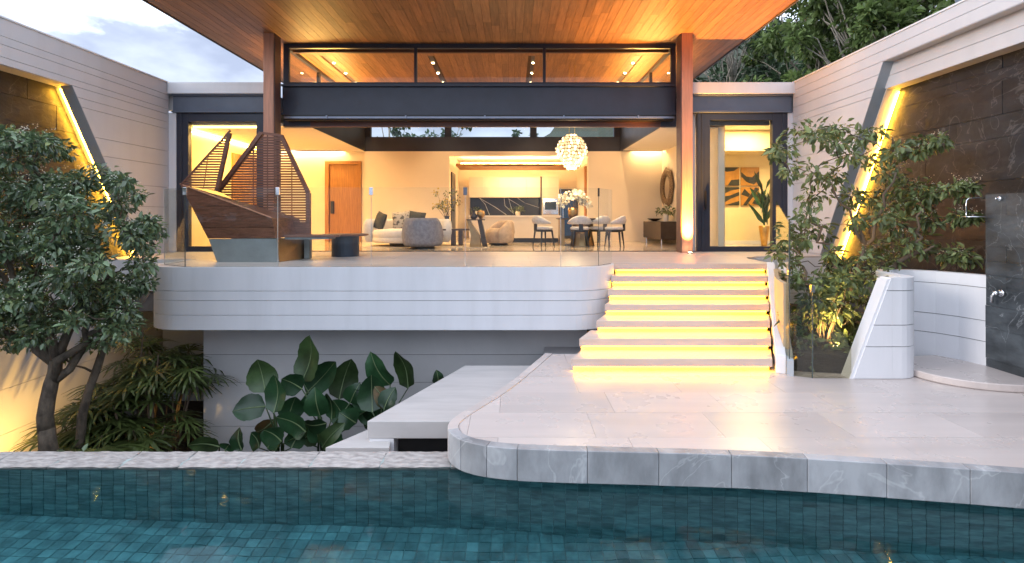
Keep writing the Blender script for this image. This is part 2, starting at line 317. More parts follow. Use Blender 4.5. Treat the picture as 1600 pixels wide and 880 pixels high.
def lamp(name, typ, loc, energy, col, parent=None, aim=None, size=0.1, sizey=None, spot=90, blend=0.5):
    d = bpy.data.lights.new(name, typ); d.energy = energy; d.color = col
    if typ == 'AREA':
        d.size = size
        if sizey: d.shape = 'RECTANGLE'; d.size_y = sizey
    else: d.shadow_soft_size = size
    if typ == 'SPOT': d.spot_size = R(spot); d.spot_blend = blend
    o = bpy.data.objects.new(name, d); link(o, parent); o.location = loc
    if aim is not None: o.rotation_euler = (Vector(aim) - Vector(loc)).to_track_quat('-Z', 'Y').to_euler()
    return o
def clip(poly, x0, x1, y0, y1):
    def cut(p, ins, inter):
        r = []
        for i in range(len(p)):
            a, b = p[i - 1], p[i]
            if ins(b):
                if not ins(a): r.append(inter(a, b))
                r.append(b)
            elif ins(a): r.append(inter(a, b))
        return r
    def ix(c): return lambda a, b: (c, a[1] + (b[1] - a[1]) * (c - a[0]) / (b[0] - a[0]))
    def iy(c): return lambda a, b: (a[0] + (b[0] - a[0]) * (c - a[1]) / (b[1] - a[1]), c)
    for ins, it in ((lambda p: p[0] >= x0, ix(x0)), (lambda p: p[0] <= x1, ix(x1)), (lambda p: p[1] >= y0, iy(y0)), (lambda p: p[1] <= y1, iy(y1))):
        if len(poly) < 3: return []
        poly = cut(poly, ins, it)
    return poly
def area(p): return abs(sum(p[i - 1][0] * p[i][1] - p[i][0] * p[i - 1][1] for i in range(len(p)))) / 2 if len(p) > 2 else 0
def chaikin(p, k=2, closed=False):
    for _ in range(k):
        q = [] if closed else [p[0]]
        for i in range(len(p) if closed else len(p) - 1):
            a, b = p[i], p[(i + 1) % len(p)]
            q += [(a[0] * .75 + b[0] * .25, a[1] * .75 + b[1] * .25), (a[0] * .25 + b[0] * .75, a[1] * .25 + b[1] * .75)]
        if not closed: q.append(p[-1])
        p = q
    return p
def offset(path, d):
    r = []
    for i in range(len(path)):
        a = Vector(path[max(i - 1, 0)]); b = Vector(path[min(i + 1, len(path) - 1)]); t = (b - a).normalized()
        r.append((path[i][0] - t.y * d, path[i][1] + t.x * d))
    return r
def resample(path, step):
    P = [Vector(p) for p in path]; out = [tuple(P[0])]; acc = 0.0
    for i in range(len(P) - 1):
        seg = (P[i + 1] - P[i]).length; t = step - acc
        while t <= seg: out.append(tuple(P[i] + (P[i + 1] - P[i]) * (t / seg))); t += step
        acc = (acc + seg) % step
    return out
def ribbon(path, z0, z1, th, ztop=None):
    inn = offset(path, th); m = MB(); n = len(path); v = []; f = []
    for i in range(n):
        zt = z1 if ztop is None else ztop(path[i])
        v += [(*path[i], z0), (*inn[i], z0), (*inn[i], zt), (*path[i], zt)]
    for i in range(n - 1):
        for k in range(4): f.append((i * 4 + k, i * 4 + (k + 1) % 4, i * 4 + 4 + (k + 1) % 4, i * 4 + 4 + k))
    f += [(3, 2, 1, 0), tuple((n - 1) * 4 + k for k in range(4))]
    return m.add(v, f)
def fixnormals(o):
    import bmesh
    b = bmesh.new(); b.from_mesh(o.data); bmesh.ops.recalc_face_normals(b, faces=b.faces); b.to_mesh(o.data); b.free(); return o

# ================================================================== ground, hill
g = Box('ground', M['soil'], None, -150, 150, -60, 250, -3.3, -3.1); tag(g, 'dark garden soil around the house and pool', kind='structure')
hm = MB(); nx, ny = 40, 30; hv = []; hf = []
for j in range(ny):
    for i in range(nx):
        x = -60 + 130 * i / (nx - 1); y = 19.8 + 70 * j / (ny - 1)
        rise = max(0, (x + 2) / 12); rise = min(rise, 2.2)
        z = -3.2 + min(1, (y - 19.8) / 2.5) * (5.6 + 2.4 * rise) * (0.9 + 0.1 * math.sin(x * .7)) + (y - 19.8) * 0.22 * (0.4 + rise * .6)
        hv.append((x, y, z))
for j in range(ny - 1):
    for i in range(nx - 1): hf.append((j * nx + i, j * nx + i + 1, j * nx + nx + i + 1, j * nx + nx + i))
hm.add(hv, hf); h = hm.obj('hill', M['hill'], None, True); tag(h, 'overgrown hillside rising behind the house', kind='structure')
h2 = MB(); hv = []; hf = []
for j in range(20):
    for i in range(16):
        x = 8.2 + 40 * i / 15; y = -2 + 22 * j / 19
        hv.append((x, y, -3.2 + min(1, (x - 8.2) / 4) * 6.5 + (x - 8.2) * .25))
for j in range(19):
    for i in range(15): hf.append((j * 16 + i, j * 16 + i + 1, j * 16 + 17 + i, j * 16 + 16 + i))
h2.add(hv, hf); h = h2.obj('hill', M['hill'], None, True); tag(h, 'wooded bank above the right boundary wall', kind='structure')

# ================================================================== pool
PW = chaikin([(-7.0, 4.33), (-2, 4.33), (-0.5, 4.33), (0.2, 4.27), (1.0, 4.16), (1.8, 4.11), (2.54, 4.0), (3.66, 3.85), (5.0, 3.62), (7.2, 3.2)], 2)
WATER_Z, FLOOR_Z = -1.382, -2.40
wp = [(-7.0, -4.0)] + offset(PW, 0.006)[:] + [(7.2, -4.0)]
w = MB().prism(wp, FLOOR_Z - 0.02, WATER_Z).obj('water', M['water']); tag(w, 'still teal pool water filled to the coping edge', kind='structure')
bpoly = [(-7.3, -4.3), (7.5, -4.3), (7.5, 4.9), (-7.3, 4.9)]
basin = MB().prism([(-7.0, -4.0), (7.2, -4.0)] + offset(PW, 0.02)[::-1], FLOOR_Z - 0.3, FLOOR_Z - 0.012).obj('pool_basin', M['pool_grout'])
tag(basin, 'pool basin lined with green slate mosaic tiles', kind='structure')
ribbon(offset(PW, 0.011), FLOOR_Z - 0.3, -1.375, 0.2).obj('pool_wall', M['pool_grout'], basin)
MB().box(-7.25, -7.0, -4, 4.33, FLOOR_Z - .3, -1.38).box(7.2, 7.5, -4, 3.2, FLOOR_Z - .3, -1.38).box(-7.25, 7.5, -4.3, -4, FLOOR_Z - .3, -1.38).obj('pool_side_wall', M['pool_grout'], basin)
TP = 0.098
tile_me = MB().box(-.0462, .0462, -.0462, .0462, -.011, 0).mesh('tile', M['pool_tile'])
stuff = MB(); cand = []
pl = resample(PW, TP)
for i in range(len(pl) - 1):
    a, b = Vector(pl[i]), Vector(pl[i + 1]); c = (a + b) / 2; t = (b - a).normalized(); nrm = Vector((t.y, -t.x))
    for k in range(11):
        z = WATER_Z + 0.004 - TP * (k + .5)
        hw = TP * .472
        q = []
        for dz in (-hw, hw):
            for sx, d in ((-hw, 0.0), (hw, 0.0), (hw, -.011), (-hw, -.011)):
                p = c + t * sx + nrm * d; q.append((p.x, p.y, z + dz))
        stuff.add(q, [(0, 1, 2, 3), (7, 6, 5, 4), (0, 4, 5, 1), (1, 5, 6, 2), (2, 6, 7, 3), (3, 7, 4, 0)])
def wall_y(x):
    for i in range(len(PW) - 1):
        if PW[i][0] <= x <= PW[i + 1][0]: return PW[i][1] + (PW[i + 1][1] - PW[i][1]) * (x - PW[i][0]) / (PW[i + 1][0] - PW[i][0])
    return 3.2
singles = []
yy = -0.5
while yy < 4.35:
    xx = -5.9
    while xx < 6.0:
        if yy < wall_y(xx) + 0.05:
            vis = 2.15 < yy and abs(xx) < (yy + .9) * 1.02
            if vis and yy < 2.85 and len(singles) < 300: singles.append((xx, yy))
            else: stuff.box(xx - .0462, xx + .0462, yy - .0462, yy + .0462, FLOOR_Z - .012, FLOOR_Z)
        xx += TP
    yy += TP
for (x, y) in singles:
    o = bpy.data.objects.new('tile', tile_me); link(o, basin); o.location = (x, y, FLOOR_Z)
stuff.obj('tile_field', M['pool_tile'], basin, kind='stuff')
# infinity edge of rough stone
edge = thing('pool_coping', 'rough travertine coping along the pool edge below the garden', 'coping')
Box('wall', M['wallboard'], edge, -7.2, -0.3, 4.345, 4.585, -3.1, -1.43); Box('mortar', M['travertine'], edge, -7.2, -0.3, 4.318, 4.588, -1.429, -1.392)
x = -7.2
while x < -0.35:
    wd = random.choice((0.42, 0.52, 0.6, 0.5)); x1 = min(x + wd, -0.3)
    mb = MB(); n1, n2 = 12, 6; v = []; f = []
    for j in range(n2 + 1):
        for i in range(n1 + 1):
            ex = 0.005 if (i in (0, n1) or j in (0, n2)) else 0
            v.append((x + .003 + (x1 - x - .006) * i / n1, 4.31 + 0.285 * j / n2, -1.366 - ex - random.random() * 0.007 + (0.004 if j > 3 else 0)))
    for j in range(n2):
        for i in range(n1): a = j * (n1 + 1) + i; f.append((a, a + 1, a + n1 + 2, a + n1 + 1))
    mb.add(v, f)
    mb.box(x + .004, x1 - .004, 4.312, 4.592, -1.42, -1.385)
    mb.obj('coping_stone', M['travertine'], edge, True); x = x1

# ================================================================== pool deck (landing)
LZ = -1.10
front = [(0.45, 6.9), (0.13, 6.06), (-0.12, 5.45), (-0.36, 5.0), (-0.545, 4.66), (-0.575, 4.45), (-0.47, 4.22), (-0.2, 4.075), (0.15, 4.02), (1.0, 3.975), (1.78, 3.93), (2.54, 3.83), (3.66, 3.66), (5.0, 3.40), (7.4, 2.9)]
front = chaikin(front, 2)
deck = MB().prism(offset(front, 0.03) + [(7.4, 9.5), (1.3, 9.5), (1.3, 6.88)], LZ - 0.245, LZ - 0.02).obj('pool_deck', M['grout'])
tag(deck, 'pale stone pool deck with curved grey coping at the foot of the stairs', kind='structure')
MB().prism([q for q in offset(PW, 0.08) if q[0] > -.15] + [(7.4, 9.0), (0.6, 9.0), (0.3, 6.0), (-0.2, 4.9)], -3.1, LZ - 0.24).obj('deck_support', M['wallboard'], deck)
inner = offset(front, 0.10)
ipoly = inner + [(7.4, 9.4), (1.32, 9.4), (1.32, 6.87)]
rows = [2.6, 3.16, 3.71, 4.26, 4.80, 5.36, 5.9, 6.45, 7.0, 7.55, 8.1, 8.65, 9.2]
for ri in range(len(rows) - 1):
    off = 0.965 if ri % 2 == 0 else 0.70 + (0.0)
    if ri in (4,): off = 0.965
    for k in range(-3, 8):
        x0 = off + 1.08 * k
        p = clip(ipoly, x0 + .0012, x0 + 1.0788, rows[ri] + .0012, rows[ri + 1] - .0012)
        if area(p) > 0.004: MB().prism(p, LZ - 0.02, LZ + random.uniform(-.0008, .0008)).obj('deck_tile', M['deck_tile'], deck)
# coping stones around the rim
dense = resample(front, 0.05)
cuts = [0]; i = 0
pn = len(dense)
while i < pn - 1:
    px_ = dense[i]
    st = 11 if px_[0] > 0.0 and px_[1] < 4.1 else (5 if px_[1] < 4.75 else 9)
    i = min(pn - 1, i + st); cuts.append(i)
for a, b in zip(cuts[:-1], cuts[1:]):
    seg = [Vector(p) for p in dense[a:b + 1]]
    if len(seg) < 2: continue
    seg[0] = seg[0] + (seg[1] - seg[0]) * 0.025; seg[-1] = seg[-1] + (seg[-2] - seg[-1]) * 0.025
    o = ribbon([tuple(p) for p in seg], LZ - 0.25 + random.uniform(-.003, .003), LZ + 0.006, 0.095).obj('coping_stone', M['coping'] if dense[a][1] < 4.8 else M['deck_tile'], deck, bevel=0.006); fixnormals(o)

# lower garden platform and steps
gs = thing('garden_steps', 'broad white stone steps leading down beside the pool deck', 'steps')
for poly, z1, z0 in (([(-0.66, 7.2), (0.5, 7.2), (0.0, 5.7), (-0.34, 5.23), (-1.48, 5.23)], -1.35, -1.53),
                     ([(-1.55, 5.55), (-1.30, 5.55), (-1.22, 5.10), (-1.86, 5.10)], -1.56, -1.9),
                     ([(-1.95, 5.40), (-1.5, 5.40), (-1.4, 4.98), (-2.2, 4.98)], -1.73, -2.2)):
    MB().prism(poly, z0, z1).obj('step', M['stepstone'], gs, bevel=0.008)
MB().prism([(-0.75, 7.0), (0.4, 7.0), (-0.1, 5.6), (-0.9, 5.6)], -3.1, -1.531).obj('support', M['joint'], gs)
MB().prism([(-1.46, 5.237), (-1.21, 5.237), (-1.21, 5.5), (-1.5, 5.5)], -3.1, -1.531).obj('support', M['white'], gs)

Box('slot_shade', M['black'], gs, -1.2, -.3, 5.40, 5.42, -3.1, -1.535)  # black sheet standing in for the shade inside the slot under the step
# ================================================================== terrace
def arc(cx, cy, rx, ry, a0, a1, n=14): return [(cx + rx * math.cos(R(a0 + (a1 - a0) * i / n)), cy + ry * math.sin(R(a0 + (a1 - a0) * i / n))) for i in range(n + 1)]
tp = [(-7.32, 8.95), (-5.56, 8.95)] + arc(-4.9, 8.15, .66, .66, 180, 270) + arc(0.85, 8.2, .77, .71, -90, 0)
TZ = -0.918
ter = MB().prism(offset(tp, 0.03) + [(1.65, 8.4), (4.05, 8.4), (4.12, 9.1), (4.5, 9.6), (6.0, 9.75), (6.0, 11.0), (-7.32, 11.0)], TZ + 0.004, -0.03).obj('terrace', M['joint'])
tag(ter, 'raised terrace with rounded white fascia in front of the living room', kind='structure')
for z0, z1 in ((TZ, -.703), (-.697, -.490), (-.484, -.350), (-.344, 0.004)):
    fixnormals(ribbon(tp[1:], z0, z1, 0.045).obj('fascia_band', M['white'], ter, bevel=0.003))
Box('fascia_band', M['white'], ter, -7.32, -5.56, 8.93, 8.99, -.55, 0.0)
rp_ = [(1.65, 8.2), (4.05, 8.13)]
rt = [(4.16, 8.12), (4.2, 9.1), (4.32, 9.4), (4.6, 9.6), (6.0, 9.75)]
for z0, z1 in ((TZ, -.703), (-.697, -.490), (-.484, -.350), (-.344, -0.031)):
    fixnormals(ribbon(chaikin(rt, 1), z0, z1, 0.045).obj('fascia_band', M['white'], ter))
tpoly = offset(tp[1:], 0.05) + [(1.7, 8.12), (4.15, 8.12), (4.19, 9.1), (4.30, 9.39), (4.59, 9.60), (5.98, 9.752), (5.98, 10.97), (-7.3, 10.97), (-7.3, 9.0)]
ys = [7.4, 7.98, 8.58, 9.18, 9.78, 10.38, 10.98]
for ri in range(len(ys) - 1):
    for k in range(-8, 7):
        x0 = k * 1.2 + (0.6 if ri % 2 else 0) - 0.3
        p = clip(tpoly, x0 + .0015, x0 + 1.1985, ys[ri] + .0015, ys[ri + 1] - .0015)
        if area(p) > 0.004: MB().prism(p, -0.03, 0.0).obj('terrace_tile', M['terrace_tile'], ter)
# wall under the terrace
uw = thing('retaining_wall', 'plain white retaining wall beneath the terrace behind the broad leaves', 'wall')
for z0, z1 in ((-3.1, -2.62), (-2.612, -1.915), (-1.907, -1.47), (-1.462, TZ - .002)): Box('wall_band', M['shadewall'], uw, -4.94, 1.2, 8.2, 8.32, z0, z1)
Box('core', M['joint'], uw, -4.93, 1.2, 8.21, 8.4, -3.1, TZ - .003)
Box('end_wall', M['wallboard'], uw, -4.925, -4.82, 8.41, 10.9, -3.1, TZ - .003)
rw = thing('rear_garden_wall', 'shadowed grey wall at the back of the palm bed under the terrace', 'wall')
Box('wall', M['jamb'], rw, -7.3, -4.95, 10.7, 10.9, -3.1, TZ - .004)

# ================================================================== stairs
st = thing('staircase', 'stone staircase with glowing yellow light under every tread', 'stairs')
def SD(k): return 8.1 - 0.34 * k
XL = [1.62, 1.50, 1.39, 1.28, 1.11, 0.84, 0.70]
def XR(D): return 4.03 - 0.465 * (8.1 - D)
for k in range(0, 7):
    D = SD(k); z = -0.157 * k; xl = XL[k]; b = D + 0.50
    if k > 0:
        sl = MB().prism([(xl, D), (XR(D), D), (XR(b), b), (xl + .22, b)], z - 0.098, z).obj('step', M['stair'], st, bevel=0.006)
    else:
        sl = Box('step', M['stair'], st, xl - .02, XR(D), D - 0.012, D + .018, -0.098, -0.0035, bevel=0.003)
    MB().prism([(xl + .03, D + .075), (XR(D) , D + .075), (XR(b), b + .1), (xl + .3, b + .1)], max(-1.12, z - 0.9), z - 0.100).obj('riser', M['stair'], st)
    Box('led_strip', M['led_stair'], sl, xl + .05, XR(D) - .02, D + 0.050, D + 0.072, z - 0.117, z - 0.100)
# right stringer
P0, P1 = Vector((4.03, 8.1)), Vector((3.10, 6.02))
sd_ = (P1 - P0).normalized(); sn = Vector((-sd_.y, sd_.x))
sm = MB(); v = []
for p, zt in ((P0, 0.03), (P1, -0.885)):
    for q in (p, p + sn * 0.11): v += [(q.x, q.y, LZ), (q.x, q.y, zt)]
sm.add(v, [(0, 1, 5, 4), (2, 6, 7, 3), (1, 3, 7, 5), (0, 4, 6, 2), (4, 5, 7, 6), (0, 2, 3, 1)])
o = sm.obj('stringer', M['white'], st, bevel=0.008); fixnormals(o)
sm = MB(); v = []
for p, zt in ((P0 + sn * .113, -.02), (P1 + sn * .113 + sd_ * .05, -0.93)):
    for q in (p, p + sn * 0.07): v += [(q.x, q.y, LZ), (q.x, q.y, zt)]
sm.add(v, [(0, 1, 5, 4), (2, 6, 7, 3), (1, 3, 7, 5), (0, 4, 6, 2), (4, 5, 7, 6), (0, 2, 3, 1)])
fixnormals(sm.obj('stringer_trim', M['jamb'], st))

# ================================================================== boundary walls with stone niches
def wall_bands(parent, xa, xb, zs, fn, m, gap=0.007):
    for a, b in zip(zs[:-1], zs[1:]):
        poly = fn(a + gap / 2, b - gap / 2)
        MB().prism(poly, xa, xb, 'x').obj('wall_band', m, parent)
YN, YF = 4.62, 10.93
lw = thing('boundary_wall', 'long white grooved garden wall with stone niche behind the leafy tree', 'wall')
LX = -7.33
def lsl(z): return 8.54 + (2.93 - z) * 0.575
NB = -0.05
zsA = [2.93, 3.04, 3.22, 3.34, 3.60]
wall_bands(lw, LX - .03, LX, zsA, lambda a, b: [(YN, a), (YF, a), (YF, b), (YN, b)], M['wallboard'])
zsB = [NB, 0.45, 0.95, 1.37, 1.83, 2.14, 2.61, 2.76, 2.93]
wall_bands(lw, LX - .03, LX, zsB, lambda a, b: [(lsl(a), a), (YF, a), (YF, b), (lsl(b), b)], M['wallboard'])
wall_bands(lw, LX - .03, LX, [-3.1, -2.4, -1.75, -1.1, -0.6, NB], lambda a, b: [(YN, a), (YF, a), (YF, b), (YN, b)], M['wallboard'])
MB().prism([(YN, -3.1), (YF, -3.1), (YF, 3.59), (YN, 3.59), (YN, 2.935), (lsl(2.935), 2.935), (lsl(NB), NB - .005), (YN, NB - .005)], LX - .17, LX - .0305, 'x').obj('core', M['joint'], lw)
Box('core', M['joint'], lw, LX - .65, LX - .445, YN, YF, -3.1, 3.58)
MB().box(LX - .66, LX + .012, YN, YF + .02, 3.6, 3.625).obj('wall_cap', M['white'], lw)
# jamb (grey reveal) and head
Box('niche_head', M['wallboard'], lw, LX - .43, LX - .031, YN, lsl(2.93), 2.925, 2.932)
Box('niche_sill', M['white'], lw, LX - .43, LX - .001, YN, lsl(NB), NB - .004, NB + .004)
def jamb_slab(name, m, parent, xa, xb, slant, z0, z1, off):
    MB().prism([(slant(z0) - off, z0), (slant(z0) - off + .009, z0), (slant(z1) - off + .009, z1), (slant(z1) - off, z1)], xa, xb, 'x').obj(name, m, parent)
def niche_slabs(parent, xa, xb, zs, slant, ymin, m, width):
    for r, (a, b) in enumerate(zip(zs[:-1], zs[1:])):
        y = ymin + (0.0 if r % 2 else width * .45) - width
        while y < slant(a):
            poly = [(slant(a), a), (slant(b), b), (ymin, b), (ymin, a)]
            p = clip(poly, y + .002, y + width - .002, a + .002, b - .002)
            if area(p) > .01:
                d = random.uniform(-.004, .004)
                MB().prism(p, xa + d, xb + d, 'x').obj('stone_slab', m, parent)
            y += width
jamb_slab('niche_jamb', M['jamb'], lw, LX - .2, LX - .001, lsl, NB, 2.93, .010)
niche_slabs(lw, LX - .35, LX - .31, [NB, .42, .62, 1.15, 1.4, 1.95, 2.2, 2.6, 2.93], lambda z: lsl(z), YN, M['brownstone'], 1.15)
def slant_led(parent, x, slant, z0, z1, off, m, w=0.018):
    d = MB(); pa = (slant(z0) - off, z0); pb = (slant(z1) - off, z1)
    d.add([(x, pa[0] - w, pa[1]), (x, pa[0], pa[1]), (x, pb[0], pb[1]), (x, pb[0] - w, pb[1]),
           (x + .02, pa[0] - w, pa[1]), (x + .02, pa[0], pa[1]), (x + .02, pb[0], pb[1]), (x + .02, pb[0] - w, pb[1])],
          [(3, 2, 1, 0), (4, 5, 6, 7), (0, 1, 5, 4), (1, 2, 6, 5), (2, 3, 7, 6), (3, 0, 4, 7)])
    return d.obj('led_strip', m, parent)
slant_led(lw, LX - .235, lsl, NB + .02, 2.88, 0.004, M['led_niche'], .007)
jamb_slab('niche_reveal', M['white'], lw, LX - .43, LX - .203, lsl, NB, 2.93, -.03)

rwl = thing('boundary_wall', 'long white grooved garden wall with dark slate niche behind the shower', 'wall')
RX = 6.0
def rsl(z): return 8.28 + (3.26 - z) * 0.52
def rsi(z): return 8.45 + (2.86 - z) * 0.524
zsR = [3.26, 3.43, 3.60]
wall_bands(rwl, RX, RX + .03, zsR, lambda a, b: [(YN - 1, a), (YF, a), (YF, b), (YN - 1, b)], M['wallboard'])
zsS = [-1.2, -.92, -.45, 0.02, 0.25, 0.6, 1.1, 1.45, 1.75, 2.0, 2.26, 2.74, 2.87, 3.07, 3.26]
wall_bands(rwl, RX, RX + .03, zsS, lambda a, b: [(rsl(a), a), (YF, a), (YF, b), (rsl(b), b)], M['wallboard'])
Box('core', M['joint'], rwl, RX + .031, RX + .16, YN - 1, YF, 3.265, 3.59)
MB().prism([(rsl(-1.2), -1.2), (YF, -1.2), (YF, 3.255), (rsl(3.255), 3.255)], RX + .031, RX + .165, 'x').obj('core', M['joint'], rwl)
Box('wall_cap', M['white'], rwl, RX - .012, RX + .6, YN - 1, YF + .02, 3.6, 3.625)
Box('core', M['joint'], rwl, RX + .45, RX + .6, YN - 1, YF, -3.1, 3.59)
Box('recess_head', M['wallboard'], rwl, RX + .001, RX + .2, YN - 1, rsl(3.26), 3.252, 3.2585)
jamb_slab('recess_jamb', M['jamb'], rwl, RX + .001, RX + .2, rsl, -1.1, 3.255, .010)
for a, b in ((2.86, 3.045), (3.052, 3.25)): MB().prism([(YN - 1, a), (rsl(a) , a), (rsl(b), b), (YN - 1, b)], RX + .17, RX + .2, 'x').obj('wall_band', M['wallboard'], rwl)
Box('core', M['joint'], rwl, RX + .201, RX + .33, YN - 1, 8.3, 2.87, 3.25)
Box('niche_head', M['wallboard'], rwl, RX + .17, RX + .43, YN - 1, rsi(2.86), 2.852, 2.8585)
jamb_slab('niche_jamb', M['white'], rwl, RX + .172, RX + .43, rsi, -.1, 2.855, .016)
niche_slabs(rwl, RX + .40, RX + .44, [-.5, -.1, .42, .99, 1.22, 1.78, 2.08, 2.53, 2.68, 2.86], rsi, YN - 1, M['brownstone'], 1.25)
slant_led(rwl, RX + .36, rsi, -.08, 2.80, 0.05, M['led_niche'], .007)
# dark post beyond the wall
pst = MB().prism([(8.05, 9.1), (8.22, 9.1), (8.22, 9.3), (8.05, 9.3)], 2.2, 5.2).box(8.0, 8.27, 9.08, 9.32, 4.5, 4.6).obj('metal_post', M['steel_blue'])
tag(pst, 'dark blue steel post above the right garden wall among trees', 'post')

# ================================================================== house shell
house = thing('house', 'open fronted modern house with timber soffit roof and dark steel beams', 'house')
RXA, RXB, RYA, RYB, SZ = -6.45, 5.0, 8.7, 18.6, 4.55
roof = Box('roof', M['soffit_back'], house, RXA, RXB, RYA, RYB, SZ + .022, SZ + .30)
MB().box(RXA - .03, RXA - .001, RYA - .03, RYB + .03, SZ - .02, SZ + .32).box(RXB + .001, RXB + .03, RYA - .03, RYB + .03, SZ - .02, SZ + .32).box(RXA, RXB, RYA - .03, RYA - .001, SZ - .02, SZ + .32).box(RXA, RXB, RYB + .001, RYB + .03, SZ - .02, SZ + .32).obj('roof_edge', M['roof_edge'], roof)
slots = [(-4.42, 12.1, 14.75), (-1.96, 12.1, 14.75), (0.53, 12.1, 14.75), (3.0, 12.1, 14.75)]
bw = 0.159; nb = int((RXB - RXA) / bw)
for i in range(nb):
    x0 = RXA + i * bw; x1 = RXA + (i + 1) * bw if i < nb - 1 else RXB
    brk = sorted([RYA, RYB] + [9.4 + random.random() * 1.3, 11.4 + random.random() * 1.6, 14.2 + random.random() * 2])
    sl = [s for s in slots if x0 - .001 <= s[0] < x1]
    for a, b in zip(brk[:-1], brk[1:]):
        parts = [(a, b)]
        for s in sl:
            np_ = []
            for (u, v_) in parts:
                if v_ <= s[1] or u >= s[2]: np_.append((u, v_))
                else:
                    if u < s[1]: np_.append((u, s[1]))
                    if v_ > s[2]: np_.append((s[2], v_))
            parts = np_
        for u, v_ in parts:
            d = random.uniform(0, .002)
            Box('soffit_board', M['soffit'], roof, x0 + .0028, x1 - .0028, u + .002, v_ - .002, SZ + d, SZ + .021)
for sx, ya, yb in slots:
    sl = MB().box(sx - .07, sx + .07, ya, yb, SZ + .016, SZ + .0215).obj('light_slot', M['darkwood'], house)
    for y in (12.7, 13.6, 14.55):
        MB().lathe([(.034, 0), (.034, .006)], (sx, y, SZ + .008), 12).obj('downlight', M['bulb'], sl)
        lamp('downlight_lamp', 'SPOT', (sx, y, SZ - .01), 80, (1, .66, .34), sl, (sx, y, 0), 0.04, spot=75, blend=.7)
# columns
for (xa, xb) in ((-5.15, -4.94), (3.52, 3.745)):
    c = MB().box(xa, xb, 10.60, 10.86, 0, SZ).obj('column', M['column'], house, bevel=0.004)
    s = -1 if xa > 0 else 1
    xe = xb if s > 0 else xa
    Box('flange', M['column_side'], c, min(xe, xe + s * .02), max(xe, xe + s * .02), 10.615, 10.90, 0, SZ - .002)
# main beam and clerestory
FY = 11.1
MB().box(-5.0, 3.55, FY + .05, FY + .10, 2.98, 3.60).box(-5.0, 3.55, FY - .02, FY + .17, 3.575, 3.62).box(-5.0, 3.55, FY - .02, FY + .17, 2.955, 3.0).obj('beam', M['steel'], house)
cw = MB().box(-5.02, 3.6, 11.24, 11.32, 3.625, 3.70).box(-5.02, 3.6, 11.24, 11.32, 4.45, 4.548)
for x0, x1 in ((-5.02, -4.90), (-2.15, -2.09), (0.68, 0.74), (3.49, 3.6)): cw.box(x0, x1, 11.242, 11.318, 3.70, 4.45)
cwo = cw.obj('clerestory_frame', M['frame'], house)
for x0, x1 in ((-4.90, -2.15), (-2.09, .68), (.74, 3.49)): Box('pane', M['glass'], cwo, x0, x1, 11.275, 11.281, 3.70, 4.45)
Box('clerestory_rail', M['header'], house, -4.9, 3.5, 11.45, 11.52, 4.42, 4.545)
for sx, s in ((-5.0, 1), (3.58, -1)):
    fr = MB().box(sx - .04, sx + .04, 11.33, 15.6, 3.62, 3.70).box(sx - .04, sx + .04, 11.33, 15.6, 4.47, 4.546)
    for y in (13.2, 15.4): fr.box(sx - .038, sx + .038, y, y + .08, 3.7, 4.47)
    fo = fr.obj('side_clerestory_frame', M['frame'], house)
    for ya, yb in ((11.33, 13.2), (13.28, 15.4)): Box('pane', M['glass'], fo, sx - .003, sx + .003, ya, yb, 3.7, 4.47)
Box('side_beam', M['steel'], house, -5.04, -4.45, 11.29, 15.5, 2.735, 3.615)
Box('side_beam', M['steel'], house, 3.28, 3.62, 11.29, 15.5, 2.735, 3.615)
Box('rear_beam', M['steel'], house, -5.04, 3.62, 15.502, 15.75, 2.735, 3.17)
fr = MB()
for x0, x1 in ((-5.04, -4.3), (-2.05, -1.85), (.55, .75), (3.1, 3.62)): fr.box(x0, x1, 15.55, 15.7, 3.17, 4.5)
fr.box(-5.04, 3.62, 15.55, 15.7, 4.5, 4.548)
fro = fr.obj('rear_clerestory_frame', M['frame'], house)
for x0, x1 in ((-4.3, -2.05), (-1.85, .55), (.75, 3.1)): Box('pane', M['glass'], fro, x0, x1, 15.62, 15.626, 3.17, 4.5)
# uplights hidden on top of the side beams
for x0, x1 in ((-4.9, -4.84), (3.42, 3.48)): Box('led_strip', M['led_lantern'], house, x0, x1, 11.7, 15.2, 3.617, 3.632)
# sliding track and timber header
Box('door_track', M['rail'], house, -4.92, 3.5, 11.02, 11.06, 2.865, 2.905)
Box('door_track', M['black'], house, -4.92, 3.5, 11.07, 11.28, 2.84, 2.952)
for x in (-4.0, -2.3, -.6, 1.1, 2.7): Box('track_bracket', M['rail'], house, x, x + .03, 10.99, 11.019, 2.855, 2.925)
Box('header', M['header'], house, -4.6, 3.4, 11.3, 11.36, 2.73, 2.845)
Box('floor_track', M['black'], house, -7.2, 6.0, 11.0, 11.05, -.02, .012)
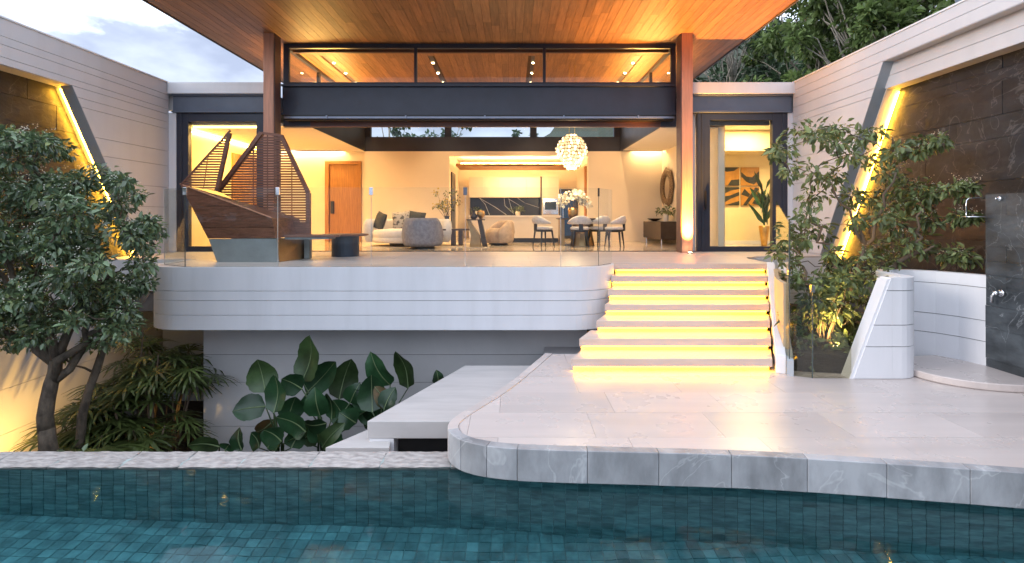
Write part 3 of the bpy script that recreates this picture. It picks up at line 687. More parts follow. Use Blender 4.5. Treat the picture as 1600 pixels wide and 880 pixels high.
# wings: parapet, beam, frames
for (xa, xb, g0, g1, zt) in ((-7.31, -5.16, -6.93, -5.47, 2.78), (3.76, 6.0, 4.24, 5.58, 2.82)):
    Box('parapet', M['white'], house, xa - (.4 if xa < 0 else 0), xb + (.5 if xa > 0 else 0), 10.94, 11.3, 3.365, 3.60); Box('parapet_face', M['white'], house, xa, xb, 10.86, 10.938, 3.365, 3.60)
    MB().box(xa + .06, xb - .02, 10.95, 11.0, 3.0, 3.36).box(xa + .06, xb - .02, 10.90, 11.05, 3.33, 3.362).box(xa + .06, xb - .02, 10.90, 11.05, 2.97, 3.005).obj('wing_beam', M['steel_blue'], house)
    fx0, fx1 = (xa + .13, xb - .02) if xa < 0 else (xa + .22, xb - .1)
    fr = MB().box(fx0, g0, 10.96, 11.08, 0, 2.965).box(g1, fx1, 10.96, 11.08, 0, 2.965).box(g0, g1, 10.965, 11.075, zt, 2.965).box(g0, g1, 10.965, 11.075, 0.0, .11)
    fr.box(fx0 + .08, fx0 + .12, 10.94, 10.96, .02, 2.95).box(fx1 - .12, fx1 - .08, 10.94, 10.96, .02, 2.95)
    fo = fr.obj('door_frame', M['frame'], house, bevel=0.004)
    Box('pane', M['glass'], fo, g0, g1, 11.02, 11.026, .11, zt)
    if xa > 0:
        Box('door_handle', M['black'], fo, g0 - .12, g0 - .09, 10.90, 10.94, .9, 1.3)
        Box('blind', M['black'], fo, g0, g1, 11.09, 11.14, zt - .09, zt + .02)
Box('jamb_wall', M['white'], house, -7.7, -7.18, 10.94, 11.2, 0, 2.968)
Box('jamb_wall', M['white'], house, 5.9, 6.5, 10.94, 11.2, 0, 2.968)
Box('jamb_wall', M['white'], house, 3.75, 3.97, 11.09, 11.3, 0, 2.968)
# interior floor, walls, ceilings
Box('floor', M['marble_floor'], house, -7.5, 8.0, 11.05, 19.0, -.2, 0.002)
Box('wall', M['yellowwall'], house, -7.5, -7.32, 11.2, 15.6, 0.003, 2.75)
Box('wood_panel', M['door'], house, -7.318, -7.27, 13.35, 15.48, 0.003, 2.42)
# left rear wall with door opening
MB().box(-7.3, -5.66, 15.5, 15.7, .003, 2.735).box(-5.66, -4.55, 15.5, 15.7, 2.44, 2.735).box(-4.55, -1.9, 15.5, 15.7, .003, 2.735).box(-1.9, 2.3, 15.5, 15.7, 2.60, 2.735).box(2.3, 4.7, 15.5, 15.7, .003, 2.735).obj('wall', M['cream'], house)
dr = MB().box(-5.53, -4.66, 15.53, 15.58, .01, 2.34).obj('door', M['door'], house)
MB().box(-5.655, -5.54, 15.47, 15.62, .004, 2.43).box(-4.65, -4.555, 15.47, 15.62, .004, 2.43).box(-5.54, -4.65, 15.47, 15.62, 2.345, 2.43).obj('door_casing', M['door'], dr)
Box('door_handle', M['black'], dr, -5.48, -5.40, 15.46, 15.53, .85, 1.22)
Box('wall', M['cream'], house, 4.55, 4.68, 11.3, 15.5, .003, 2.735)
MB().box(-7.3, -5.05, 11.1, 15.2, 2.737, 2.80).box(-5.05, -4.452, 11.36, 15.5, 2.72, 2.733).obj('ceiling', M['ceiling'], house)
MB().box(3.63, 8.0, 11.1, 15.2, 2.99, 3.05).box(3.3, 4.55, 11.36, 15.2, 2.72, 2.733).obj('ceiling', M['ceiling'], house)
MB().box(-7.5, -5.05, 11.06, 19.0, 3.06, 3.355).box(3.63, 8.0, 11.06, 19.0, 3.06, 3.355).box(-5.05, 3.63, 15.76, 19, 2.85, 3.1).obj('flat_roof', M['wallboard'], house)
# coves at the rear wall
Box('cove_led', M['led_cove'], house, -7.25, -4.6, 15.30, 15.33, 2.77, 2.80)
Box('cove_led', M['led_cove'], house, 3.35, 4.5, 15.30, 15.33, 2.77, 2.80)
MB().box(-7.3, -5.05, 15.2, 15.5, 2.95, 3.0).box(3.3, 4.55, 15.2, 15.5, 2.95, 3.0).obj('cove_ceiling', M['ceiling'], house)
Box('cove_led', M['led_cove_y'], house, -7.29, -7.26, 11.4, 15.2, 2.66, 2.69)
Box('cove_led', M['led_door'], house, -7.0, -5.4, 11.24, 11.27, 2.70, 2.73)
# kitchen alcove
MB().box(-2.0, -1.9, 15.7, 18.4, .003, 2.85).box(2.3, 2.4, 15.7, 18.4, .003, 2.85).box(-2.0, 2.4, 18.3, 18.4, .003, 2.85).obj('wall', M['cream'], house)
Box('ceiling', M['ceiling'], house, -1.9, 2.3, 15.7, 18.3, 2.74, 2.80)
cp = Box('ceiling_panel', M['door'], house, -1.75, 2.15, 15.95, 17.3, 2.33, 2.41)
Box('cove_led', M['led_cove'], cp, -1.6, 2.0, 16.0, 16.06, 2.413, 2.425)
Box('cove_led', M['led_cove'], cp, -1.6, 2.0, 17.2, 17.26, 2.413, 2.425)
Box('air_slot', M['black'], cp, -.9, 1.3, 15.94, 15.949, 2.345, 2.365)
Box('dark_doorway', M['frame'], house, -1.899, -1.86, 15.9, 16.9, .01, 2.15)
Box('timber_reveal', M['door'], house, 2.24, 2.299, 15.72, 15.95, .01, 2.3)
# right wing room
MB().box(4.69, 8.0, 14.0, 14.15, .003, 2.99).box(8.0, 8.15, 11.1, 14.1, .003, 2.99).box(4.685, 4.70, 11.3, 14, .003, 2.99).obj('wall', M['yellowwall'], house)
Box('ceiling_drop', M['yellowwall'], house, 4.71, 7.99, 13.2, 13.99, 2.45, 2.98)
Box('skirting', M['white'], house, 4.71, 7.99, 13.97, 13.999, .003, .1)
lamp('wing_lamp', 'AREA', (5.9, 12.4, 2.95), 60, (1, .70, .30), house, (5.9, 12.4, 0), 1.0)
lamp('left_wing_lamp', 'AREA', (-6.3, 12.8, 2.70), 60, (1, .58, .16), house, (-6.3, 12.8, 0), 1.0)
lamp('kitchen_lamp', 'AREA', (0.2, 16.6, 2.32), 45, (1,.66,.34), house, (0.2, 16.6, 0), 1.6)

# ================================================================== glass balustrade on the terrace
bal = thing('glass_balustrade', 'frameless glass balustrade with small clips along the terrace edge', 'balustrade')
bp = [(-5.47, 8.55), (-5.40, 7.95), (-4.83, 7.56), (-3.46, 7.56), (-2.08, 7.56), (-0.69, 7.56), (0.72, 7.56), (1.31, 7.74), (1.60, 8.17)]
def gpanel(a, b, z0, z1a, z1b, m, parent, name='glass_panel', th=0.012, gap=0.006):
    a, b = Vector(a), Vector(b); t = (b - a).normalized(); n = Vector((-t.y, t.x)) * th; a = a + t * gap; b = b - t * gap
    v = []
    for p, zt in ((a, z1a), (b, z1b)):
        for q in (p, p + n): v += [(q.x, q.y, z0), (q.x, q.y, zt)]
    o = MB().add(v, [(0, 1, 5, 4), (2, 6, 7, 3), (1, 3, 7, 5), (0, 4, 6, 2), (4, 5, 7, 6), (0, 2, 3, 1)]).obj(name, m, parent); fixnormals(o); return o
for i in range(len(bp) - 1):
    p = gpanel(bp[i], bp[i + 1], 0.004, 1.175, 1.175, M['glass_rail'], bal)
    if i >= 1:
        x, y = bp[i]; dark = i in (2, 7)
        e = Box('panel_edge', M['glass_edge'] if dark else M['glass_edge_pale'], p, x - .003, x + .003, y - .002, y + .012, 0.004, 1.17)
        if i in (2, 3, 4, 5): Box('clip', M['chrome'] if i < 5 else M['steel_blue'], p, x - .028, x + .028, y - .014, y + .024, 1.06, 1.175, bevel=0.004)
        if i == 7: Box('clip', M['black'], p, x - .012, x + .012, y - .012, y + .02, 1.05, 1.175)
for a, b in zip(bp[:-1], bp[1:]): gpanel(a, b, 0.001, 0.0035, 0.0035, M['glass_edge'], bal, 'shoe', 0.016, 0.0)

# stair glass and planter glass on the right
sg = thing('stair_glass', 'clear glass panel standing beside the right stair stringer', 'glass panel')
a = P0 + sn * .13; b = P1 + sn * .13
p = gpanel(a, b, LZ + .004, 1.0, 0.68, M['glass_rail'], sg)
def bar(name, m, parent, p0, p1, r, n=6): return MB().tube([p0, p1], r, n).obj(name, m, parent)
bar('panel_edge', M['glass_edge'], p, (b.x + .01, b.y - .01, LZ + .005), (b.x + .01, b.y - .01, .68), 0.006)

pgz = thing('planter_glass', 'low tinted glass screen in front of the lit planter', 'glass panel')
gp = [(3.22, 6.03), (3.28, 5.90), (3.42, 5.83), (3.86, 5.82)]
tops = [-.03, -.03, -.04, -.04]
for i in range(3):
    q = gpanel(gp[i], gp[i + 1], LZ + .004, tops[i], tops[i + 1] if i < 2 else -.75, M['glass_amber'], pgz, gap=.003)
    if i == 2: Box('panel_edge', M['glass_edge'], q, 3.417, 3.424, 5.822, 5.84, LZ, -.04); Box('clip', M['chrome'], q, 3.40, 3.44, 5.812, 5.85, -.12, -.04)
# curved white planter / shower wall
pw = thing('planter_wall', 'curved white grooved wall with slanted end between planter and shower', 'wall')
pth = [(3.86, 5.83), (4.30, 5.80)] + arc(4.42, 6.06, .27, .26, -90, 10, 8) + [(4.72, 6.3)] + arc(5.08, 6.12, .40, .50, 165, 90, 6)[0:0] + [(4.76, 6.5), (4.88, 6.66), (5.05, 6.72), (5.22, 6.66), (5.38, 6.50), (5.50, 6.30), (5.57, 6.08), (5.6, 5.95)]
def ptop(p): return None
pyz = [LZ, -.745, -.525, -.16, -.048 - .07, 0.05]
pyz = [LZ, -.735, -.49, -.10, 0.05]
for k, (a_, b_) in enumerate(zip(pyz[:-1], pyz[1:])):
    # front face with slanted end: left edge moves right with height
    def sx(z): return 3.87 + (z - LZ) / (0.05 - LZ) * 0.43
    z0, z1 = a_ + .004, b_ - .004
    body = [p_ for p_ in pth if p_[0] >= 4.42 or p_[1] > 5.95]
    path = [(4.31, 5.80)] + body
    fixnormals(ribbon(path, z0, z1, 0.12).obj('wall_band', M['white'], pw))
    MB().prism([(sx(z0), z0), (4.309, z0), (4.309, z1), (sx(z1), z1)], 5.80, 5.98, 'y').obj('wall_band', M['white'], pw)
path = [(4.31, 5.815)] + [p_ for p_ in pth if p_[0] >= 4.42 or p_[1] > 5.95]
fixnormals(ribbon(offset(path, .015), LZ, .03, 0.08).obj('core', M['joint'], pw))
MB().prism([(sx(LZ) + .02, LZ), (4.30, LZ), (4.30, .03), (sx(.03) + .02, .03)], 5.82, 5.96, 'y').obj('core', M['joint'], pw)
MB().prism([(sx(LZ) - .035, LZ), (sx(LZ) + .012, LZ), (sx(.03) + .012, .03), (sx(.03) - .03, .03)], 5.812, 5.97, 'y').obj('end_trim', M['white'], pw)
fixnormals(ribbon([(3.30, 6.12), (3.42, 6.5), (3.62, 6.95), (4.0, 7.7), (4.3, 8.4)], LZ + .004, -.06, .05).obj('planter_side', M['tanwall'], pw))
# planter back / soil
ps = MB().prism([(3.35, 6.1), (3.9, 5.99), (4.5, 6.0), (4.7, 6.6), (5.2, 6.85), (5.95, 6.3), (5.97, 9.7), (4.5, 9.5), (4.25, 8.6), (3.4, 6.7)], LZ + .005, LZ + .22).obj('planter_soil', M['soil']); tag(ps, 'dark soil bed of the planter beside the stairs', kind='structure')
# shower
spf = MB().lathe([(.92, 0), (.93, .01), (.93, .07), (.915, .08)], (0, 0, 0), 48).obj('shower_platform', M['deck_tile'], None, bevel=0.0)
spf.location = (5.42, 5.92, LZ + .003); spf.scale = (.86, .64, 1); tag(spf, 'low round stone shower platform below the curved wall', 'platform')
sw = thing('shower_wall', 'dark grey slate shower wall panel beside the curved white wall', 'wall')
Box('core', M['joint'], sw, 5.60, 5.98, 3.6, 6.02, LZ, .985)
zz = [LZ + .07, -.92, -.56, -.30, .06, .22, .40, .76, 1.0]
for r, (a_, b_) in enumerate(zip(zz[:-1], zz[1:])):
    y = 3.6 - .3 * (r % 2)
    while y < 6.03:
        y0, y1 = max(3.6, y) + .0015, min(6.035, y + .62) - .0015
        if y1 > y0 + .02: Box('slate_tile', M['slate'], sw, 5.58 + random.uniform(-.002, .002), 5.60, y0, y1, a_ + .0015, b_ - .0015)
        y += .62
for (a_, b_) in zip(zz[:-1], zz[1:]): Box('slate_tile', M['slate'], sw, 5.603, 5.98, 6.021, 6.036, a_ + .0015, b_ - .0015)
Box('slate_tile', M['slate'], sw, 5.585, 5.98, 3.6, 6.03, .9865, 1.001)
sh = thing('rain_shower', 'chrome rain shower head on a bent arm above the slate wall', 'shower')
MB().tube([(5.62, 6.05, .96), (5.5, 6.05, .965), (5.395, 6.05, .955), (5.37, 6.05, .93), (5.365, 6.05, .87), (5.365, 6.05, .755)], .006, 8).obj('arm', M['chrome'], sh, True)
MB().lathe([(.02, .03), (.03, .012), (.12, .008), (.125, 0)], (5.45, 6.05, .735), 24).obj('rose', M['chrome'], sh, True)
sv = thing('shower_valve', 'chrome lever shower mixer on the slate wall', 'shower valve')
def xdisc(r, t, c, n=18):
    m = MB(); m.lathe([(r, 0), (r, t * .8), (r * .85, t)], (0, 0, 0), n); m.v = [(c[0] - z, c[1] + x, c[2] + y) for x, y, z in m.v]; return m
xdisc(.04, .02, (5.578, 5.83, -.13)).obj('plate', M['chrome'], sv, True)
xdisc(.026, .07, (5.56, 5.83, -.13)).obj('knob', M['chrome'], sv, True)
MB().tube([(5.5, 5.83, -.12), (5.49, 5.86, -.17), (5.5, 5.87, -.24)], [.012, .012, .016], 8).obj('lever', M['chrome'], sv, True)
kb = xdisc(.026, .035, (5.578, 5.835, .945)); kb.add(*(lambda q: (q.v, q.f))(xdisc(.012, .05, (5.555, 5.835, .945)))); kb = kb.obj('wall_knob', M['chrome'], None, True); tag(kb, 'small round chrome knob near the top of the slate wall', 'knob')

# ================================================================== boat sculpture and bench
bt = thing('boat_sculpture', 'boat shaped timber seat with slatted sails on the terrace', 'sculpture')
def Dh(px): return 8.34 + (425 - px) / 144 * 0.40
def pxpoly(poly, Dfun, th, name, m, parent, bevel=0):
    n = len(poly); v = [at(x, y, Dfun(x)) for x, y in poly]; v += [(a, b + th, c) for a, b, c in v]
    o = MB().add(v, [tuple(range(n)), tuple(range(2 * n - 1, n - 1, -1))] + [(i, n + i, n + (i + 1) % n, (i + 1) % n) for i in range(n)]).obj(name, m, parent, bevel=bevel)
    return fixnormals(o)
hull = [(281.5, 288), (425, 341), (431, 372), (325, 373)]
rows_ = [286, 305, 322, 339, 356, 373.5]
for a_, b_ in zip(rows_[:-1], rows_[1:]):
    p_ = clip(hull, 0, 900, a_ + .25, b_ - .25)
    if area(p_) > 2: pxpoly(p_, Dh, .03, 'hull_board', M['boatwood'], bt)
# far side and stern of the hull, inside deck
A_ = at(281.5, 288, Dh(281.5)); B_ = at(425, 341, 8.37); C_ = at(431, 372, 8.37); D_ = at(325, 373, Dh(325) + .03)
Bk = (B_[0] + .10, 9.2, B_[2]); Ck = (C_[0] + .10, 9.2, C_[2]); Dk_ = (D_[0], 8.95, D_[2])
fixnormals(MB().add([A_, B_, C_, D_, Bk, Ck, Dk_], [(1, 2, 5, 4), (0, 4, 5, 6), (2, 3, 6, 5), (0, 3, 6), (0, 1, 4)]).obj('hull_core', M['boatwood'], bt))
MB().tube([at(281.5, 287.5, Dh(281.5)), at(425, 340.5, 8.34)], .012, 4).obj('gunwale', M['column'], bt)
pxpoly([(326, 373.6), (431.5, 372.8), (436, 409.6), (339, 409.6)], lambda x: 8.36 + (436 - x) * .0003, .03, 'base_plate', M['zinc'], bt)
E0 = at(436, 409.6, 8.36)
fixnormals(MB().add([(E0[0], 8.37, 0.003), (E0[0] + .14, 9.12, 0.003), (E0[0] + .14, 9.12, .36), (E0[0] - .03, 8.37, .385), (E0[0] - .9, 8.5, .003), (E0[0] - .9, 9.12, .003), (E0[0] - 1.0, 8.5, .37), (E0[0] - 1.0, 9.12, .37)],
    [(0, 1, 2, 3), (0, 4, 5, 1), (3, 2, 7, 6), (0, 3, 6, 4), (4, 6, 7, 5), (1, 5, 7, 2)]).obj('base_side', M['bronze'], bt))
Box('base_leg', M['zinc'], bt, E0[0] + .15, E0[0] + .24, 9.0, 9.12, .003, .345)
def sail(name, poly, Dp, y0, y1, step, frames, batt):
    s_ = thing_part(name)
    Df = lambda x: Dp
    y = y0
    while y < y1:
        p_ = clip(poly, 0, 900, y, y + 2.8)
        if area(p_) > 3: pxpoly(p_, Df, .022, 'slat', M['boatwood'], s_)
        y += step
    for (p, q, r) in frames: MB().tube([at(*p, Dp + .01), at(*q, Dp + .01)], r, 4).obj('sail_frame', M['boatwood'], s_)
    for (p, q, r) in batt: MB().tube([at(*p, Dp + .045), at(*q, Dp + .045)], r, 4).obj('batten', M['boatwood'], s_)
def thing_part(name):
    o = bpy.data.objects.new(name, None); link(o, bt); return o
main = [(341, 299), (409, 208), (439.5, 212), (483, 302), (483, 349), (438, 349), (424, 341)]
sail('main_sail', main, 9.0, 214, 347, 4.05, [((341, 299), (409, 208), .05), ((409, 208), (439.5, 212), .03), ((439.5, 212), (482, 302), .042), ((482, 302), (482, 368), .05)],
     [((434, 212), (437, 368), .03), ((396, 226), (396, 330), .010), ((456, 247), (456, 349), .010), ((418, 210), (418, 338), .010)])
pxpoly([(424, 347), (483, 347), (483, 369), (430, 369)], lambda x: 8.99, .03, 'sail_board', M['boatwood'], bt)
jib = [(284, 289), (360, 204), (339, 299)]
sail('jib_sail', jib, 8.72, 211, 297, 4.05, [((283, 289), (360, 204), .018), ((359, 208), (339, 299), .04), ((283, 289), (339, 306), .018)], [((325, 246), (318, 294), .008)])
bs = MB().prism([(-3.80, 8.52), (-2.98, 8.62), (-2.95, 8.75), (-3.05, 9.1), (-3.80, 9.12)], .398, .435).obj('bench_seat', M['boatwood'], bt, bevel=.006)
MB().prism([(-3.80, 8.56), (-3.10, 8.66), (-3.12, 9.05), (-3.80, 9.1)], .362, .397).obj('bench_frame', M['zinc'], bt)
tb = thing('outdoor_table', 'low round timber table on a navy drum base beside the boat seat', 'table', loc=(-3.15, 9.68, 0))
MB().lathe([(.40, 0), (.425, .012), (.425, .03), (.41, .035)], (0, 0, .385), 36).obj('table_top', M['boatwood'], tb)
MB().lathe([(.25, 0.002), (.25, .385)], (0, 0, 0), 28).obj('base', M['navy'], tb)

# ================================================================== living room furniture
def rbox(name, m, parent, x0, x1, y0, y1, z0, z1, b=.05, seg=3):
    o = MB().box(x0, x1, y0, y1, z0, z1).obj(name, m, parent, True)
    bv = o.modifiers.new('bevel', 'BEVEL'); bv.width = b; bv.segments = seg; return o
def shell(parent, name, m, rx, ry, th, z0, ztop, a0, a1, n=28):
    """upholstered curved back: padded strip around an ellipse, height from ztop(t)"""
    v = []; f = []; prof = 10
    for i in range(n + 1):
        t = i / n; a = R(a0 + (a1 - a0) * t); zt = ztop(t)
        for k in range(prof):
            b = 2 * math.pi * k / prof; cr = math.copysign(abs(math.cos(b)) ** .6, math.cos(b)); cz = math.copysign(abs(math.sin(b)) ** .6, math.sin(b))
            bul = 0.03 * math.sin(math.pi * (0.5 + cz / 2))
            r = 1 + 0
            v.append(((rx + bul + th / 2 * cr) * math.cos(a), (ry + bul + th / 2 * cr) * math.sin(a), (z0 + zt) / 2 + (zt - z0) / 2 * cz))
    for i in range(n):
        for k in range(prof): f.append((i * prof + k, i * prof + (k + 1) % prof, (i + 1) * prof + (k + 1) % prof, (i + 1) * prof + k))
    f += [tuple(range(prof))[::-1], tuple(range(n * prof, (n + 1) * prof))]
    return fixnormals(MB().add(v, f).obj(name, m, parent, True))
def barrel(label, loc, rz, m, w, h):
    t = thing('armchair', label, 'armchair', loc=loc, rz=rz)
    shell(t, 'backrest', m, w / 2 - .08, w / 2 - .10, .16, .06, lambda u: .42 + (h - .42) * min(1, math.sin(math.pi * u) * 1.5), 155, 385)
    MB().lathe([(w * .34, .06), (w * .40, .10), (w * .41, .34), (w * .37, .42), (w * .2, .44)], n=24).obj('seat', m, t, True)
    MB().lathe([(w * .3, 0.003), (w * .3, .07)], n=24).obj('base', M['black'], t)
    return t
barrel('grey boucle tub armchair with its back to the terrace', (-2.1, 12.05, 0), 0, M['greyfab'], .92, .73)
barrel('beige velvet tub armchair facing the sofa beside the kitchen island', (-.36, 13.6, 0), R(115), M['beigefab'], .84, .66)
sf = thing('sofa', 'curved ivory sofa with three cushions in front of the cream wall', 'sofa', loc=(-2.65, 13.05, 0))
shell(sf, 'backrest', M['whitefab'], .98, .62, .24, .10, lambda u: .70, -8, 200, 32)
MB().lathe([(.52, .10), (.56, .14), (.56, .22), (.545, .235), (.56, .25), (.56, .38), (.52, .43), (.3, .45)], n=32).obj('seat', M['whitefab'], sf, True)
sf.children[-1].scale = (1.6, 1.2, 1)
MB().lathe([(.46, .003), (.46, .1)], n=24).obj('plinth', M['black'], sf); sf.children[-1].scale = (1.6, 1.2, 1)
def cushion(label, loc, rot, m, s=.46):
    v = []; f = []; n = 8
    for sgn in (1, -1):
        for j in range(n + 1):
            for i in range(n + 1):
                u = 2 * i / n - 1; w_ = 2 * j / n - 1; d = (1 - u ** 4) * (1 - w_ ** 4); k = 1 - .06 * (1 - abs(u)) * abs(w_) - .06 * (1 - abs(w_)) * abs(u)
                v.append((u * s / 2 * k, sgn * (.012 + .075 * d ** .7), w_ * s / 2 * k))
    N = (n + 1) ** 2
    for b in (0, N):
        for j in range(n):
            for i in range(n): a = b + j * (n + 1) + i; f.append((a, a + 1, a + n + 2, a + n + 1))
    o = MB().add(v, f).obj('cushion', m, None, True); o.location = loc; o.rotation_euler = rot; fixnormals(o); tag(o, label, 'cushion'); return o
cushion('dark olive cushion at the open left end of the sofa', (-3.32, 12.9, .64), (R(-14), R(12), R(-50)), M['olive'], .44)
cushion('patterned beige cushion in the middle of the sofa', (-2.84, 13.15, .66), (R(-16), R(-6), R(8)), M['pattern'], .46)
cushion('dark olive cushion behind the grey armchair', (-2.48, 13.2, .66), (R(-16), R(8), R(-6)), M['olive'], .46)
ct = thing('coffee_table', 'dark wood coffee table between sofa and side table', 'coffee table')
MB().prism([(-1.9, 12.95), (-1.0, 13.0), (-.95, 13.4), (-1.85, 13.5)], .40, .44).obj('table_top', M['darkwood'], ct)
for x in (-1.55, -1.36): MB().prism([(x, 13.0), (x + .1, 13.0), (x + .1, 13.3), (x, 13.3)], .005, .40).obj('leg', M['darkwood'], ct)
rg = MB().box(-3.6, -.55, 12.3, 14.6, .003, .012).obj('rug', M['rug'], None, bevel=.004); tag(rg, 'cream rug under the coffee table', 'rug')
stb = thing('side_table', 'folded bronze side table carrying two dark vases', 'side table')
fixnormals(MB().prism([(-1.09, .66), (-1.03, .66), (-.80, .30), (-.76, .004), (-1.04, .004), (-1.0, .30)], 12.5, 12.8, 'y').obj('leg', M['bronze'], stb))
fixnormals(MB().prism([(-.84, .66), (-.74, .66), (-.60, .004), (-.72, .004)], 12.5, 12.8, 'y').obj('leg', M['darkbronze'], stb))
Box('table_top', M['darkbronze'], stb, -1.11, -.66, 12.45, 12.85, .661, .685)
v1 = MB().lathe([(.05, 0), (.085, .04), (.09, .09), (.04, .15), (.035, .2), (.065, .24)], (-.94, 12.62, .687), 18).obj('vase', M['darkbronze'], None, True); tag(v1, 'tall dark waisted vase on the bronze side table', 'vase')
v2 = MB().lathe([(.04, 0), (.04, .03), (.095, .08), (.105, .14), (.08, .21), (.06, .215)], (-.77, 12.66, .687), 18).obj('vase', M['gold'], None, True); tag(v2, 'round bronze vase on the bronze side table', 'vase')

# leaf cloud ---------------------------------------------------------
def leaf_cloud(P, Dn, Nn, Ln, Wd, fold=0.25, curl=0.15):
    P = np.asarray(P); n = len(P); Dn = Dn / np.linalg.norm(Dn, axis=1, keepdims=True)
    S = np.cross(Dn, Nn); S /= np.linalg.norm(S, axis=1, keepdims=True) + 1e-9; U = np.cross(S, Dn)
    L_ = Ln[:, None]; W_ = Wd[:, None]
    V = np.empty((n, 6, 3))
    V[:, 0] = P
    V[:, 1] = P + Dn * L_ * .33 + S * W_ * .5 + U * W_ * fold
    V[:, 2] = P + Dn * L_ * .70 + S * W_ * .38 + U * (W_ * fold * .7 - L_ * curl * .4)
    V[:, 3] = P + Dn * L_ - U * L_ * curl
    V[:, 4] = P + Dn * L_ * .70 - S * W_ * .38 + U * (W_ * fold * .7 - L_ * curl * .4)
    V[:, 5] = P + Dn * L_ * .33 - S * W_ * .5 + U * W_ * fold
    base = (np.arange(n) * 6)[:, None]
    Fq = np.concatenate([base + np.array([[0, 1, 2, 3]]), base + np.array([[0, 3, 4, 5]])], 1).reshape(-1, 4)
    return V.reshape(-1, 3), Fq
def np_mesh(name, V, Fq, m, parent=None):
    me = bpy.data.meshes.new(name); me.vertices.add(len(V)); me.vertices.foreach_set('co', np.asarray(V, dtype=np.float32).ravel())
    k = Fq.shape[1]; me.loops.add(Fq.size); me.loops.foreach_set('vertex_index', Fq.astype(np.int32).ravel())
    me.polygons.add(len(Fq)); me.polygons.foreach_set('loop_start', (np.arange(len(Fq)) * k).astype(np.int32)); me.polygons.foreach_set('loop_total', np.full(len(Fq), k, dtype=np.int32))
    me.materials.append(m); me.update(calc_edges=True); me.validate()
    o = bpy.data.objects.new(name, me); return link(o, parent)
def unit(n):
    v = rng.normal(size=(n, 3)); return v / np.linalg.norm(v, axis=1, keepdims=True)
def cluster_leaves(C, rad, per, ln, ratio=.42, flat=.7, up=.5, droop=.25):
    """leaves spread through ellipsoidal clumps around the twig tips"""
    C = np.asarray(C, float); rad = np.asarray(rad, float); P = np.repeat(C, per, 0); r = np.repeat(rad, per)
    n = len(P); u = unit(n); rr = rng.random(n) ** .45
    off = u * (rr * r)[:, None]; off[:, 2] *= flat
    d = u * .8 + unit(n) * .7; d[:, 2] -= droop
    nn = unit(n) * .6; nn[:, 2] += up
    l = ln * (0.5 + .85 * rng.random(n))
    return leaf_cloud(P + off, d, nn, l, l * ratio * (0.85 + .3 * rng.random(n)))
def dots(P, r):
    P = np.asarray(P); n = len(P); o = np.array([[0, 0, 1], [.94, 0, -.33], [-.47, .82, -.33], [-.47, -.82, -.33]]) * r
    V = (P[:, None, :] + o[None]).reshape(-1, 3); b = (np.arange(n) * 4)[:, None, None]
    return V, (b + np.array([[[0, 1, 2], [0, 2, 3], [0, 3, 1], [1, 3, 2]]])).reshape(-1, 3)
def limb(mb, a, b, r0, r1, wob=.08, n=5, k=6):
    a, b = Vector(a), Vector(b); L_ = (b - a).length; pts = []
    for i in range(n + 1):
        t = i / n; p = a.lerp(b, t)
        if 0 < i < n: p += Vector((random.gauss(0, 1), random.gauss(0, 1), random.gauss(0, 1))) * wob * L_ * .35
        p.z += math.sin(math.pi * t) * L_ * .05; pts.append(p)
    mb.tube(pts, [r0 + (r1 - r0) * (i / n) for i in range(n + 1)], k); return pts

def branch_out(mb, nodes, targets, r0, r1):
    # attach every twig to the nearest wood already grown, working outwards
    nodes = [Vector(q) for q in nodes]; c0 = sum(nodes, Vector()) / len(nodes)
    for c in sorted((Vector(t) for t in targets), key=lambda t: (t - c0).length):
        q = min(nodes, key=lambda t: (t - c).length + max(0, t.z - c.z) * .4); pts = limb(mb, q, c, r0, r1, .14, 4, 4); nodes += pts[1:]
# interior plants / flowers
fv = thing('flower_vase', 'tall glass vase of yellow blossom branches behind the grey armchair', 'vase', loc=(-1.72, 13.55, .44))
MB().lathe([(.07, 0), (.09, .1), (.06, .28), (.075, .33)], n=16).obj('vase', M['oven'], fv, True)
mb = MB(); tips = []
for i in range(14):
    t = Vector((random.uniform(-.36, .3), random.uniform(-.2, .2), random.uniform(.5, .98))); limb(mb, (0, 0, .2), t, .007, .003, .1); tips.append(t)
mb.obj('stems', M['twig'], fv)
V, Q = cluster_leaves([tuple(t) for t in tips], [.1] * len(tips), 13, .075); np_mesh('leaves', V, Q, M['leaf_r'], fv)
V, Q = cluster_leaves([tuple(t + Vector((0, 0, .03))) for t in tips[:9]], [.12] * 9, 13, .05, .8); np_mesh('blossoms', V, Q, M['yellowpetal'], fv)

